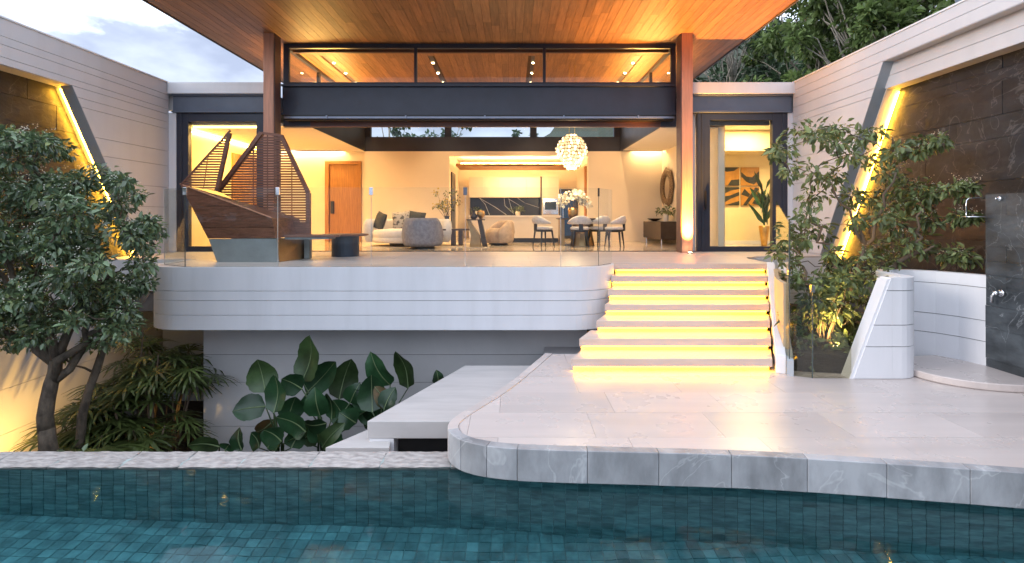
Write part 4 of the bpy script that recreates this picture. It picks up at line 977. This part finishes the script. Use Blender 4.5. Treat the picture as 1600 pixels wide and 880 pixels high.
# kitchen
isl = thing('kitchen_island', 'long cream kitchen island with dark plinth', 'kitchen island')
Box('body', M['cabinet'], isl, -1.25, 1.40, 14.9, 15.3, .13, .75); Box('plinth', M['black'], isl, -1.2, 1.36, 14.93, 15.28, .003, .13); Box('worktop', M['worktop'], isl, -1.28, 1.43, 14.87, 15.35, .751, .79)
kc = thing('kitchen_cabinets', 'cream wall cupboards over a black veined stone splashback', 'cabinets')
for i in range(5): Box('cupboard_door', M['cabinet'], kc, -1.49 + i * .498, -1.49 + (i + 1) * .498 - .006, 17.76, 17.80, 1.43, 2.13)
Box('carcass', M['cabinet'], kc, -1.48, .99, 17.801, 18.29, 1.44, 2.12); sp = Box('splashback', M['blackstone'], kc, -1.49, .98, 18.2, 18.29, .80, 1.43)
for pts in ([(-1.15, 1.42), (-.95, 1.2), (-.8, .82)], [(-1.15, 1.42), (-.6, 1.1), (-.2, .83)], [(-.28, 1.42), (-.25, 1.15), (.02, .9)], [(-.12, 1.42), (-.05, 1.15), (.05, .85)], [(-.1, 1.38), (.2, 1.2), (.35, 1.1)], [(.2, 1.42), (.45, 1.25), (.97, 1.08)]):
    MB().tube([(x, 18.197, z) for x, z in pts], .011, 4).obj('vein', M['vein'], sp)
Box('counter', M['worktop'], kc, -1.49, .98, 17.7, 18.2, .74, .799); Box('base_unit', M['cabinet'], kc, -1.49, .98, 17.75, 18.2, .01, .739)
tu = thing('oven_tower', 'tall cream unit with a built in steel oven', 'oven')
Box('carcass', M['cabinet'], tu, 1.03, 1.63, 17.75, 18.29, .003, 2.15); Box('side_trim', M['black'], tu, .985, 1.028, 17.72, 18.29, .003, 2.15)
ov = Box('oven', M['chrome'], tu, 1.07, 1.6, 17.70, 17.749, .84, 1.38); Box('oven_glass', M['oven'], ov, 1.14, 1.53, 17.69, 17.699, 1.0, 1.27); Box('oven_handle', M['chrome'], ov, 1.12, 1.55, 17.66, 17.69, 1.30, 1.325)
dd = thing('wine_cabinet', 'dark framed glass cabinet with blue doors behind the orchid', 'cabinet')
Box('frame', M['black'], dd, 1.68, 2.27, 17.80, 18.29, .003, 1.72); Box('door', M['silverblue'], dd, 1.72, 2.23, 17.78, 17.799, .1, 1.62); Box('door_handle', M['chrome'], dd, 1.76, 1.78, 17.76, 17.779, .7, 1.3)
for (x, lab, s) in ((-1.25, 'small round plant pot on the kitchen counter beside the doorway', .8), (.2, 'trailing plant in a white pot in the middle of the kitchen counter', 1.2)):
    t = thing('pot_plant', lab, 'plant', loc=(x, 17.9, .80))
    MB().lathe([(.06, 0), (.09, .05), (.085, .12), (.05, .15)], n=14).obj('pot', M['whitefab'], t, True)
    V, Q = cluster_leaves([(0, 0, .2), (-.12 * s, 0, .22), (.1 * s, 0, .2)], [.13 * s] * 3, 34, .07); np_mesh('leaves', V, Q, M['leaf_r'], t)
# dining
dt = thing('dining_table', 'round dining table with bronze pedestal under the chandelier', 'dining table', loc=(1.86, 13.5, 0))
MB().lathe([(.66, 0), (.70, .01), (.70, .03)], (0, 0, .68), 40).obj('table_top', M['darkbronze'], dt)
MB().lathe([(.32, .003), (.26, .3), (.3, .68)], n=16).obj('pedestal', M['bronze'], dt)
Box('panel_leg', M['bronze'], dt, -.62, -.50, -.25, .2, .003, .68)
def dchair(label, loc, rz):
    t = thing('dining_chair', label, 'chair', 'chairs round the dining table', loc, rz)
    shell(t, 'backrest', M['chairfab'], .245, .235, .07, .56, lambda u: .62 + .16 * math.sin(math.pi * u), 175, 365, 20)
    MB().lathe([(.20, .42), (.24, .44), (.24, .48), (.2, .50)], n=20).obj('seat', M['chairfab'], t, True)
    MB().lathe([(.2, .37), (.23, .40), (.23, .419)], n=20).obj('seat_frame', M['black'], t)
    Box('back_post', M['black'], t, -.05, .05, -.26, -.22, .40, .60)
    for x, y in ((-.17, -.17), (.17, -.17), (-.17, .17), (.17, .17)): MB().tube([(x * .9, y * .9, .4), (x * 1.15, y * 1.15, .003)], [.026, .014], 6).obj('leg', M['black'], t)
dchair('pale dining chair standing beside the kitchen island', (.80, 13.0, 0), R(-60))
dchair('pale dining chair with its back to the terrace below the orchid', (1.68, 12.7, 0), R(0))
dchair('pale dining chair partly hidden between two others at the table', (2.22, 13.1, 0), R(30))
dchair('pale dining chair at the table end nearest the mirror', (2.55, 12.75, 0), R(65))
oc = thing('orchid', 'white orchid spray in a gold vase on the dining table', 'orchid', loc=(1.58, 13.3, .711))
MB().lathe([(.09, 0), (.12, .08), (.13, .2), (.11, .27)], n=18).obj('vase', M['gold'], oc, True)
mb = MB(); cs = []
for i in range(9):
    a = random.uniform(-1, 1); t = Vector((a * .34, random.uniform(-.15, .15), .66 - abs(a) ** 2 * .22)); limb(mb, (0, 0, .2), t, .006, .003, .08); cs.append(tuple(t))
    cs.append((t.x * 1.05 + .03, t.y, t.z - .10))
mb.obj('stems', M['twig'], oc)
V, Q = cluster_leaves(cs, [.095] * len(cs), 26, .075, .9, .9); np_mesh('petals', V, Q, M['petal'], oc)
# chandelier
chd = thing('chandelier', 'tiered crystal chandelier glowing above the dining table', 'chandelier', loc=(1.49, 12.8, 2.36))
for k in (-.06, .08): MB().tube([(k, 0, .40), (k, 0, 2.19)], .006, 5).obj('cable', M['gold'], chd)
tiers = [(.40, .14), (.33, .24), (.26, .30), (.18, .34), (.10, .38), (.02, .39), (-.06, .34), (-.13, .30), (-.20, .26), (-.27, .23), (-.34, .19), (-.40, .13)]
for ti, (z, r) in enumerate(tiers):
    hot = MB(); mb = MB(); n = max(7, int(2 * math.pi * r / .075))
    for k in range(n):
        a = 2 * math.pi * (k + .5 * (ti % 2)) / n; rr = r * random.uniform(.93, 1.05); c = Vector((rr * math.cos(a), rr * math.sin(a), z + random.uniform(-.015, .015)))
        R_ = .036; tgt = hot if random.random() < .34 else mb
        ax = Vector((math.cos(a), math.sin(a), random.uniform(-.4, .4))).normalized(); u = ax.orthogonal().normalized(); w_ = ax.cross(u)
        vs = [c + ax * .012] + [c + (u * math.cos(q) + w_ * math.sin(q)) * R_ for q in np.linspace(0, 2 * math.pi, 7)[:-1]] + [c - ax * .012]
        tgt.add(vs, [(0, 1 + i, 1 + (i + 1) % 6) for i in range(6)] + [(7, 1 + (i + 1) % 6, 1 + i) for i in range(6)])
    tr = mb.obj('crystal_tier', M['crystal'], chd, kind='stuff')
    if hot.v: hot.obj('lit_crystal', M['hotcrystal'], tr, kind='stuff')
    MB().lathe([(r * .98, -.004), (r * .98, .004)], (0, 0, z + .04), 24).obj('ring', M['gold'], tr)
lamp('chandelier_lamp', 'POINT', (0, 0, -.55), 40, SOFTW, chd, size=.2)
# console, mirror, decor
cn = thing('console_cabinet', 'black low console on thin legs under the round mirror', 'console')
Box('body', M['darkbronze'], cn, 3.95, 4.54, 13.6, 15.4, .14, .62, bevel=.01)
for y in (13.7, 15.25): MB().tube([(4.0, y, .003), (4.0, y, .14)], .012, 6).obj('leg', M['chrome'], cn)
mr_ = thing('mirror', 'round mirror in a carved bronze frame on the side wall', 'mirror', loc=(4.52, 14.9, 1.6))
v = []; f = []; n = 48; k = 6
for i in range(n):
    a = 2 * math.pi * i / n; jit = 1 + .05 * math.sin(i * 5.3) + random.uniform(-.02, .02)
    for j, (rr, xx) in enumerate(((.33, 0), (.33, -.03), (.40, -.07), (.50, -.07), (.58 * jit, -.03), (.58 * jit, 0))): v.append((xx, rr * math.cos(a), rr * math.sin(a)))
for i in range(n):
    for j in range(k): f.append((i * k + j, i * k + (j + 1) % k, ((i + 1) % n) * k + (j + 1) % k, ((i + 1) % n) * k + j))
fixnormals(MB().add(v, f).obj('frame', M['mirrorframe'], mr_))
mm = MB(); mm.lathe([(.335, 0), (.335, .012)], n=40); mm.v = [(-z, x, y) for x, y, z in mm.v]; fixnormals(mm.obj('glass', M['mirror'], mr_))
bw_ = MB().lathe([(.05, 0), (.1, .02), (.2, .07), (.21, .08)], (4.15, 14.9, .623), 20).obj('bowl', M['black'], None, True); tag(bw_, 'shallow black bowl on the console', 'bowl')
fl = thing('flower_arrangement', 'white and green flowers on the console below the mirror', 'flowers', loc=(4.3, 14.3, .623))
MB().lathe([(.07, 0), (.08, .12), (.07, .2)], n=14).obj('vase', M['whitefab'], fl)
V, Q = cluster_leaves([(0, 0, .3), (-.1, .1, .3), (.05, -.15, .28)], [.15] * 3, 40, .09); np_mesh('leaves', V, Q, M['leaf_r'], fl)
V, Q = cluster_leaves([(-.05, .15, .35), (.0, -.05, .4)], [.1] * 2, 22, .06, .9); np_mesh('petals', V, Q, M['petal'], fl)
# four canvases in the right wing
def canvas(label, x0, z0, strokes):
    t = thing('canvas', label, 'painting', 'four canvases in the wing room', (x0, 13.955, z0)); s = .50
    Box('panel', M['art_ochre'], t, 0, s, 0, .03, 0, s)
    for pts in strokes:
        pp = clip([(a * s, b * s) for a, b in pts], 0.002, s - .002, 0.002, s - .002)
        if area(pp) > 0: MB().prism(pp, -.003, -.0005, 'y').obj('brush_stroke', M['art_dark'], t)
canvas('ochre canvas with a dark arch along its top edge', 5.70, 1.60, [[(0, .9), (.3, .75), (.7, .8), (1, 1), (0, 1.05)], [(.35, 0), (.55, .3), (1, .35), (1, 0)], [(0, .4), (.2, .6), (.1, .75), (0, .7)]])
canvas('ochre canvas with a dark bird like curve', 6.24, 1.60, [[(0, .75), (.3, .5), (.6, .45), (1, .8), (1, .35), (.7, .05), (.3, .2), (0, .5)]])
canvas('ochre canvas with two broad dark diagonal bands', 5.70, 1.06, [[(0, .55), (.5, .8), (1, .9), (1, 1), (0, 1)], [(0, .05), (.5, .35), (1, .55), (1, .75), (.5, .55), (0, .45)], [(.2, 0), (1, .25), (1, 0)]])
canvas('ochre canvas with crossing dark strokes', 6.24, 1.06, [[(.1, 0), (.3, 0), (1, .9), (.8, 1)], [(0, .6), (.2, .9), (.5, .6), (.4, .45)], [(.6, .1), (1, .0), (1, .3), (.8, .4)]])
fvs = thing('floor_vase', 'tall gold floor vase holding dark paradise leaves in the wing room', 'vase', loc=(6.45, 13.1, 0))
MB().lathe([(.07, .003), (.09, .2), (.13, .5), (.12, .52)], n=16).obj('vase', M['gold'], fvs, True)
n = 26; P_ = np.zeros((n, 3)); P_[:, 2] = .5 + rng.random(n) * 1.0; P_[:, 0] = rng.normal(0, .06, n); d_ = rng.normal(0, .45, (n, 3)); d_[:, 2] = 1
V, Q = leaf_cloud(P_, d_, unit(n) + np.array([0, -1.2, 0]), .45 + .3 * rng.random(n), np.full(n, .1)); np_mesh('leaves', V, Q, M['broad'], fvs)
mb = MB()
for i in range(6): mb.tube([(0, 0, .4), (random.uniform(-.1, .1), random.uniform(-.1, .1), 1.3)], .008, 5)
mb.obj('stems', M['broad'], fvs)

# ================================================================== vegetation
def inside(p, poly):
    c = False
    for i in range(len(poly)):
        a, b = poly[i - 1], poly[i]
        if (a[1] > p[1]) != (b[1] > p[1]) and p[0] < (b[0] - a[0]) * (p[1] - a[1]) / (b[1] - a[1]) + a[0]: c = not c
    return c
# --- left tree
lt = thing('leafy_tree', 'glossy dark green tree with tiny white blossoms beside the left wall', 'tree')
crown = [(-90, 230), (-40, 200), (0, 203), (28, 214), (70, 214), (100, 230), (118, 262), (132, 288), (160, 266), (195, 270), (215, 300), (232, 335), (240, 400), (232, 440), (214, 465), (240, 498), (215, 515), (190, 522), (150, 536), (100, 524), (50, 532), (0, 540), (-90, 540)]
holes = [(182, 398, 24), (168, 372, 14), (12, 322, 15), (112, 258, 16), (82, 462, 15), (148, 318, 10), (60, 265, 12)]
cl_, rd_ = [], []
tries = 0
while len(cl_) < 230 and tries < 6000:
    tries += 1
    q = (random.uniform(-90, 268), random.uniform(200, 540))
    if not inside(q, crown): continue
    if any((q[0] - h[0]) ** 2 + (q[1] - h[1]) ** 2 < (h[2] + 6) ** 2 for h in holes): continue
    D = random.uniform(5.7, 7.0) if q[0] > 150 else random.uniform(5.3, 7.0)
    c = at(q[0], q[1], D)
    if c[0] < -7.15: continue
    cl_.append(c); rd_.append(random.uniform(.11, .21))
tb0 = Vector((-5.72, 6.35, -3.1))
fork = Vector((-5.70, 6.4, -1.05))
mb = MB()
limb(mb, tb0, (-5.80, 6.38, -1.9), .105, .088, .05, 5, 10); limb(mb, (-5.80, 6.38, -1.93), fork, .088, .07, .05, 5, 10)
mains = [(-6.25, 6.2, .1), (-5.1, 6.5, .0), (-5.5, 6.7, .65), (-6.5, 6.0, -.5), (-4.75, 6.7, -.25), (-5.9, 5.9, .3)]
wood = []
for q in mains: wood += limb(mb, fork - Vector((0, 0, random.uniform(0, .25))), q, .055, .024, .14, 6, 8)[2:]
branch_out(mb, wood, cl_, .012, .005)
mb.obj('trunk', M['bark'], lt, True)
V, Q = cluster_leaves(cl_, rd_, 72, .082, .46, .62, up=1.0, droop=.35); np_mesh('crown', V, Q, M['leaf_l'], lt)
V, Q = cluster_leaves(cl_, [r * 1.12 for r in rd_], 18, .075, .46, .62, up=1.0, droop=.35); np_mesh('young_leaves', V, Q, M['leaf_young'], lt)['kind'] = 'stuff'
pk = [np.array(c) + unit(1)[0] * r * .95 + np.array([0, -.03, .04]) for c, r in zip(cl_, rd_) for _ in range(5)]
pk2 = np.repeat(np.array(pk), 3, 0) + rng.normal(0, .018, (len(pk) * 3, 3))
V, Q = dots(pk2, .0085); np_mesh('blossoms', V, Q, M['petal'], lt)['kind'] = 'stuff'
# second thin tree trunk leaning through the palms
t2 = thing('slender_tree', 'slender leaning trunk with pruned stub among the palms', 'tree')
mb = MB(); pts = [at(120, 705, 6.9), at(128, 650, 6.9), at(138, 612, 6.9), at(152, 575, 6.9), at(163, 540, 6.9), at(168, 500, 6.9), at(160, 440, 6.8)]
pts[0] = (pts[0][0], pts[0][1], -3.1)
mb.tube(pts, [.06, .055, .05, .05, .042, .035, .02], 9); mb.tube([at(146, 582, 6.9), at(132, 575, 6.8), at(112, 570, 6.75), at(100, 560, 6.7)], [.018, .014, .011, .006], 6); mb.tube([at(110, 570, 6.75), at(104, 560, 6.75), at(98, 555, 6.75)], [.01, .007, .004], 5)
mb.obj('trunk', M['bark'], t2, True)
V, Q = cluster_leaves([at(98, 556, 6.72), at(108, 554, 6.72), at(165, 440, 6.8), at(180, 455, 6.8)], [.08, .07, .2, .2], 22, .09); np_mesh('crown', V, Q, M['leaf_r'], t2)
# --- right tree
rt_ = thing('courtyard_tree', 'open branched light green tree in the planter beside the stairs', 'tree')
cpx = [(1256,207,18),(1285,205,18),(1310,198,15),(1335,212,16),(1362,210,16),(1300,222,16),(1330,240,16),(1222,240,18),(1230,262,14),(1210,238,10),(1275,265,20),(1300,275,14),(1360,255,18),(1395,250,20),(1415,232,18),(1440,226,16),(1468,222,12),(1385,275,16),(1410,290,18),(1435,295,18),(1460,300,14),(1500,295,16),(1515,290,10),(1330,315,18),(1365,305,16),(1400,320,20),(1440,318,16),(1275,320,20),(1255,335,14),(1370,340,22),(1400,350,20),(1340,350,16),(1460,345,14),(1495,340,12),(1520,340,8),(1280,365,20),(1260,372,14),(1225,385,16),(1240,380,14),(1370,380,22),(1410,385,22),(1445,385,20),(1470,395,18),(1505,400,14),(1320,410,20),(1350,405,16),(1390,410,18),(1300,405,14),(1245,410,14),(1225,352,10),
 (1235,440,14),(1300,440,22),(1340,440,20),(1370,438,18),(1270,470,18),(1310,480,18),(1345,470,16),(1300,520,18),(1260,480,14),(1280,500,16),(1320,535,12),(1335,505,12),(1240,500,12)]
cl_, rd_ = [], []
for (px, py, r) in cpx:
    for _ in range(2):
        jx, jy = px + random.gauss(0, r * .35), py + random.gauss(0, r * .3)
        D = random.uniform(6.4, 8.0) if py < 430 else random.uniform(6.25, 7.0)
        if px > 800: D = min(D, 5.75 * F / (px + r - 800) - .0)
        D = max(D, 5.95)
        c = at(jx, jy, D); cl_.append(c); rd_.append(r * D / F * 1.0)
mb = MB(); base = Vector((4.35, 6.9, LZ + .15))
stems = [(base, Vector(at(1300, 400, 7.2))), (base + Vector((.12, .05, 0)), Vector(at(1352, 385, 7.0))), (base + Vector((.2, -.05, 0)), Vector(at(1420, 400, 6.7))), (base + Vector((-.12, -.08, 0)), Vector(at(1265, 450, 6.6)))]
for a_, b_ in stems: limb(mb, a_, b_, .038, .026, .07, 5, 7)
hubs = [Vector(at(*q)) for q in ((1300, 290, 7.3), (1265, 325, 7.2), (1345, 320, 7.1), (1400, 270, 6.9), (1440, 330, 6.6), (1460, 385, 6.5), (1240, 390, 7.0), (1330, 440, 6.7), (1290, 480, 6.6))]
wood = []
for h_ in hubs:
    s_ = min(stems, key=lambda t: (t[1] - h_).length); wood += limb(mb, s_[1] if h_.z > s_[1].z else s_[0].lerp(s_[1], .6), h_, .024, .012, .14, 6, 6)[1:]
branch_out(mb, wood, cl_, .0085, .004)
mb.obj('trunk', M['twig'], rt_, True)
V, Q = cluster_leaves(cl_, rd_, 38, .10, .45, .8, up=.7, droop=.45); np_mesh('crown', V, Q, M['leaf_r'], rt_)
pk = [np.array(c) + np.array([0, -.05, .06]) + unit(1)[0] * r * .7 for c, r in zip(cl_, rd_) for _ in range(3)]
V, Q = dots(np.repeat(np.array(pk), 4, 0) + rng.normal(0, .02, (len(pk) * 4, 3)), .007); np_mesh('buds', V, Q, M['petal'], rt_)['kind'] = 'stuff'
us = thing('planter_shrub', 'low leafy shrub filling the planter behind the glass', 'shrub')
cs = [at(random.uniform(1240, 1330), random.uniform(430, 585), random.uniform(6.15, 6.9)) for _ in range(34)]
mb = MB()
for c in cs: limb(mb, (c[0] * .3 + 4.0 * .7, 6.6, LZ + .2), c, .01, .003, .1, 4, 4)
mb.obj('stems', M['twig'], us)
V, Q = cluster_leaves(cs, [.13] * len(cs), 30, .10, .45, .8); np_mesh('leaves', V, Q, M['leaf_r'], us)
# --- palms under the left tree
fr_l = []
def frond_mesh(nseg, ln, spread):
    V_, F_ = [], []
    for i in range(nseg):
        a = R(-spread / 2 + spread * i / (nseg - 1)); l = ln * (1 - .25 * abs(2 * i / (nseg - 1) - 1)) * random.uniform(.9, 1.1); w = .018 * ln / .4
        d = Vector((math.sin(a), math.cos(a), 0)); s = Vector((math.cos(a), -math.sin(a), 0)); b = len(V_)
        for t, wf, dz in ((.04, .25, 0), (.35, 1.0, .02), (.7, .9, -.05), (1.0, .25, -.2)):
            p = d * l * t + Vector((0, 0, dz * l)); V_ += [p - s * w * wf, p + s * w * wf - Vector((0, 0, .0)) ]
        for k in range(3): F_.append((b + 2 * k, b + 2 * k + 1, b + 2 * k + 3, b + 2 * k + 2))
    return MB().add(V_, F_).mesh('frond', M['leaf_p'])
fms = [frond_mesh(random.choice((9, 10, 11, 12)), random.uniform(.36, .46), random.uniform(190, 260)) for _ in range(5)]
PL = {3: 'tallest lady palm reaching up to the rounded terrace corner', 4: 'lady palm leaning against the end of the retaining wall', 7: 'shortest lady palm at the front beside the retaining wall', 6: 'low lady palm between the two tree trunks',
      8: 'low lady palm at the foot of the leafy tree trunk', 11: 'lady palm at the back beside the left garden wall', 9: 'tall lady palm in the dark gap under the terrace'}
pal = [(-6.05, 7.9, 1.5), (-6.15, 7.45, 1.2), (-5.95, 7.3, 1.2), (-5.6, 7.8, 2.0), (-5.25, 7.5, 1.7), (-5.15, 7.2, 1.1), (-5.75, 7.0, .85), (-5.3, 6.9, .7), (-5.95, 6.95, .75), (-5.45, 8.3, 2.05), (-5.9, 8.4, 1.6), (-6.35, 8.9, 1.7), (-5.12, 7.9, 1.6), (-5.55, 7.35, 1.35)]
for i, (x, y, hh) in enumerate(pal):
    p_ = thing('fan_palm', PL.get(i, 'lady palm with narrow fan fronds in the dark middle of the bed'), 'palm', 'lady palms in the left bed', (x, y, -3.1), 0)
    mb = MB(); heads = []
    for s_ in range(3):
        top = Vector((random.gauss(0, .14), random.gauss(0, .12), hh * random.uniform(.72, 1.05))); limb(mb, (random.gauss(0, .05), random.gauss(0, .05), 0), top, .016, .012, .03, 4, 5); heads.append(top)
    mb.obj('stem', M['twig'], p_)
    mbp = MB()
    for hd in heads:
        for k in range(6):
            az = random.uniform(0, 2 * math.pi); el = random.uniform(-.1, .75); pet = random.uniform(.16, .32)
            d = Vector((math.cos(az) * math.cos(el), math.sin(az) * math.cos(el), math.sin(el)))
            c = hd + Vector((0, 0, -random.uniform(0, .45) * min(1, hh))) + d * pet; mbp.tube([hd + Vector((0, 0, -.02)), c], .005, 4)
            o = bpy.data.objects.new('frond', random.choice(fms)); link(o, p_); o.location = c
            o.rotation_euler = (Matrix.Rotation(az - math.pi / 2, 3, 'Z') @ Matrix.Rotation(el * .8 - .35, 3, 'X')).to_euler()
    mbp.obj('petiole', M['leaf_p'], p_)
gcv = [(random.uniform(-6.2, -5.0), random.uniform(5.2, 6.6), -2.95 + random.uniform(0, .75)) for _ in range(60)]
V, Q = cluster_leaves(gcv, [.22] * 60, 40, .09, .5, .7, up=1); gc = np_mesh('ground_cover', V, Q, M['leaf_l']); tag(gc, 'low dark leafy ground cover at the foot of the tree', 'ground cover', kind='stuff')
# --- broad leaved plants in front of the retaining wall
def broad_leaf(b, t, wpx, D, m, parent, flip):
    B = Vector(at(*b, D)); T = Vector(at(*t, D + random.uniform(-.12, .12))); ax = T - B; Ln = ax.length; ax.normalize()
    wd = wpx * D / F * .5
    view = Vector((0, -1, 0)); side = ax.cross(view).normalized(); nrm = side.cross(ax).normalized()
    tw = random.uniform(-.6, .6); side = (side * math.cos(tw) + nrm * math.sin(tw)); nrm = side.cross(ax)
    V_, F_ = [], []; n = 11
    prof = [math.sin(math.pi * (min(1, .03 + .97 * (i / (n - 1)))) ** .78) ** .62 if 0 < i < n - 1 else .03 for i in range(n)]
    for i in range(n):
        u = i / (n - 1); c = B + ax * Ln * u + nrm * (.12 * Ln * math.sin(math.pi * u) * flip)
        e = [random.uniform(.93, 1.04), random.uniform(.93, 1.04)]
        wav = .05 * math.sin(u * 11 + wpx) * Ln * .5
        V_ += [c - side * wd * prof[i] * e[0] + nrm * (wd * .22 * prof[i] + wav), c - side * wd * prof[i] * .5 + nrm * (wd * .06 * prof[i]), c - nrm * .004, c + side * wd * prof[i] * .5 + nrm * (wd * .06 * prof[i]), c + side * wd * prof[i] * e[1] + nrm * (wd * .22 * prof[i] - wav)]
    for i in range(n - 1):
        for k in range(4): F_.append((5 * i + k, 5 * i + k + 1, 5 * i + k + 6, 5 * i + k + 5))
    lf = MB().add(V_, F_).obj('leaf', m, parent, True)
    mid = [Vector(V_[5 * i + 2]) + nrm * .006 for i in range(n)]
    MB().tube(mid, [.009 * (1 - .75 * i / (n - 1)) for i in range(n)], 4).obj('midrib', M['rib'], lf)
    return B
LV = [((415,613),(402,562),40,0,'o'),((428,645),(429,586),40,0,''),((415,635),(363,643),36,0,''),((472,596),(484,524),44,1,'o'),((478,615),(524,565),36,1,''),((472,608),(440,592),32,1,''),((530,624),(549,561),40,1,'o'),((610,602),(579,549),38,2,''),((638,606),(618,549),34,2,'o'),((582,644),(580,586),40,2,''),((478,675),(431,652),38,0,''),((510,661),(475,661),28,1,''),((483,641),(483,613),24,1,''),((527,661),(559,635),36,1,''),((504,699),(539,661),26,1,'o'),((378,703),(375,667),34,3,''),((343,698),(293,696),28,3,'o'),((418,701),(441,668),36,0,''),((429,655),(401,675),26,0,'d'),((518,655),(510,615),24,1,''),((547,630),(563,598),28,1,''),((685,598),(682,578),16,2,''),((610,635),(585,604),24,2,'d'),((352,703),(358,694),22,3,''),((556,661),(530,644),30,1,''),((585,655),(560,640),26,2,''),((455,700),(470,672),28,0,''),((500,690),(488,660),26,1,''),((570,668),(600,645),28,2,''),((450,655),(462,620),34,0,''),((500,650),(492,605),34,1,''),((540,660),(520,625),32,1,''),((560,655),(575,618),32,2,''),((600,640),(618,605),28,2,''),((470,690),(500,668),32,1,'o'),((440,690),(412,672),30,0,''),((520,700),(515,668),30,1,''),((405,700),(392,676),28,0,''),((575,640),(548,610),30,1,''),((595,655),(600,620),26,2,'')]
labs = ['broad leaved plant with low rounded leaves beside the drying brown leaf', 'tall broad leaved plant with the highest upright paddle leaf', 'broad leaved plant with browning edges beside the garden steps', 'small broad leaved seedling apart from the others by the palm bed']
roots = [(-3.05, 6.75, -3.1), (-2.5, 6.9, -3.1), (-1.75, 7.0, -3.1), (-3.75, 6.7, -3.1)]
plants = [thing('broadleaf_plant', labs[i], 'plant', None, roots[i]) for i in range(4)]
stk = [MB() for _ in range(4)]
for i, (b, t, wpx, pi_, k) in enumerate(LV):
    D = [6.55, 6.85, 7.0, 6.6][pi_] + random.uniform(-.28, .28)
    if t[1] < 570: D += .25
    par = plants[pi_]
    B = broad_leaf(b, t, wpx * 1.15, D, {'': M['broad'], 'o': M['broad_o'], 'd': M['broad_dry']}[k], par, random.choice((-1, 1)))
    r0 = Vector(roots[pi_]); m_ = r0.lerp(B, .6) + Vector((0, 0, .25)); m_.x = m_.x * .5 + r0.x * .5
    stk[pi_].tube([r0 + Vector((random.gauss(0, .04), random.gauss(0, .04), 0)), m_, B], [.016, .012, .008], 5)
for i, p_ in enumerate(plants):
    stk[i].obj('stalks', M['broad_o'], p_, True)
    for ch in list(p_.children):                      # keep built positions under the plant's own base point
        ch.location = -Vector(roots[i])
# --- trees beyond the walls
def far_tree(label, base, hh, spread, n_cl, per, ln, m, grp, bark='palebark', low=.25):
    t = thing('forest_tree', label, 'tree', grp, base)
    cs, rs = [], []; mb = MB(); top = Vector((random.gauss(0, .4), random.gauss(0, .4), hh * .85))
    sp = limb(mb, (0, 0, -.5), top, .11, .03, .03, 7, 7)
    for _ in range(n_cl):
        a = random.uniform(0, 2 * math.pi); z = random.uniform(low, 1.0); r = spread * math.sqrt(random.random()) * (1.15 - .75 * abs(z - .55))
        c = Vector((r * math.cos(a), r * math.sin(a), hh * z)); cs.append(tuple(c)); rs.append(random.uniform(.35, .7) * spread * .33)
        s_ = sp[min(len(sp) - 1, max(1, int(z * 6)))]; limb(mb, s_ - Vector((0, 0, .4)), c, .035, .010, .1, 4, 4)
    mb.obj('trunk', M[bark], t, True)
    V, Q = cluster_leaves(cs, rs, per, ln, .5, .75, up=.8); np_mesh('crown', V, Q, m, t)
G = 'forest trees behind the right wall'
TL = {10: 'short bushy tree just behind the corner of wing roof and garden wall', 4: 'tallest pale trunked forest tree rising above the dark steel post', 0: 'slim forest tree leaning over the wing roof beside the timber soffit'}
kinds = ['tall forest tree with pale trunk rising behind the right garden wall']
for i, (x, y, z, hh, sp_, dark) in enumerate([(9.6, 14.5, .8, 6.8, 1.7, 0), (11.2, 13.0, 1.8, 8.0, 2.0, 0), (12.8, 15.5, 2.2, 9.5, 2.3, 0), (10.5, 18.0, 1.2, 8.2, 2.2, 0), (14.5, 18.0, 3.2, 10.5, 2.6, 0), (8.6, 20.5, 1.6, 8.0, 2.3, 1), (11.5, 23.0, 3.0, 10.0, 2.7, 1), (15.5, 24.0, 4.5, 12.0, 3.2, 1), (13.2, 11.5, 2.4, 9.0, 2.0, 0), (15.5, 13.5, 3.6, 10.5, 2.6, 0), (9.2, 11.9, 1.0, 4.6, 1.3, 0)]):
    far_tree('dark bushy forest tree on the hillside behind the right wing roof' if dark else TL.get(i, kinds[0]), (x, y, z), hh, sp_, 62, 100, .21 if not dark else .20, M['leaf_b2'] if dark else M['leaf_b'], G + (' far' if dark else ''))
for i, (x, y, z, hh, sp_) in enumerate([(-5.6, 24.0, .6, 5.6, 1.6), (-3.4, 25.5, .5, 5.6, 1.6), (0.4, 27, .6, 4.6, 1.2)]):
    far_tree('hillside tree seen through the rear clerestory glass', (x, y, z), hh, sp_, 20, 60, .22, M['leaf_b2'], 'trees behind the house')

# ================================================================== garden and column lights
def uplight(label, loc, aim, e, col, spot=80, grp=None, size=.05):
    t = thing('uplight', label, 'lamp', grp, loc)
    MB().lathe([(.05, -.02), (.05, .012), (.042, .014)], n=16).obj('housing', M['black'], t)
    MB().lathe([(.036, 0), (.036, .016)], n=14).obj('lens', M['bulb'], t)
    lamp('uplight_lamp', 'SPOT', (0, 0, .03), e, col, t, Vector(aim) - Vector(loc), size, spot=spot, blend=1.0)
uplight('recessed uplight at the foot of the right column', (3.63, 10.44, .004), (3.72, 10.05, 4.5), 1250, (1, .46, .09), 80)
uplight('garden uplight washing the left wall with yellow light', (-6.45, 6.9, -3.09), (-7.4, 7.45, -1.3), 150, (1, .56, .12), 125)
uplight('garden uplight hidden under the palms', (-5.75, 6.75, -3.09), (-5.6, 7.5, -1.9), 330, (1, .60, .14), 90)
uplight('planter uplight behind the low glass screen', (4.0, 6.35, LZ + .225), (4.6, 7.6, .8), 130, (1, .66, .25), 110)
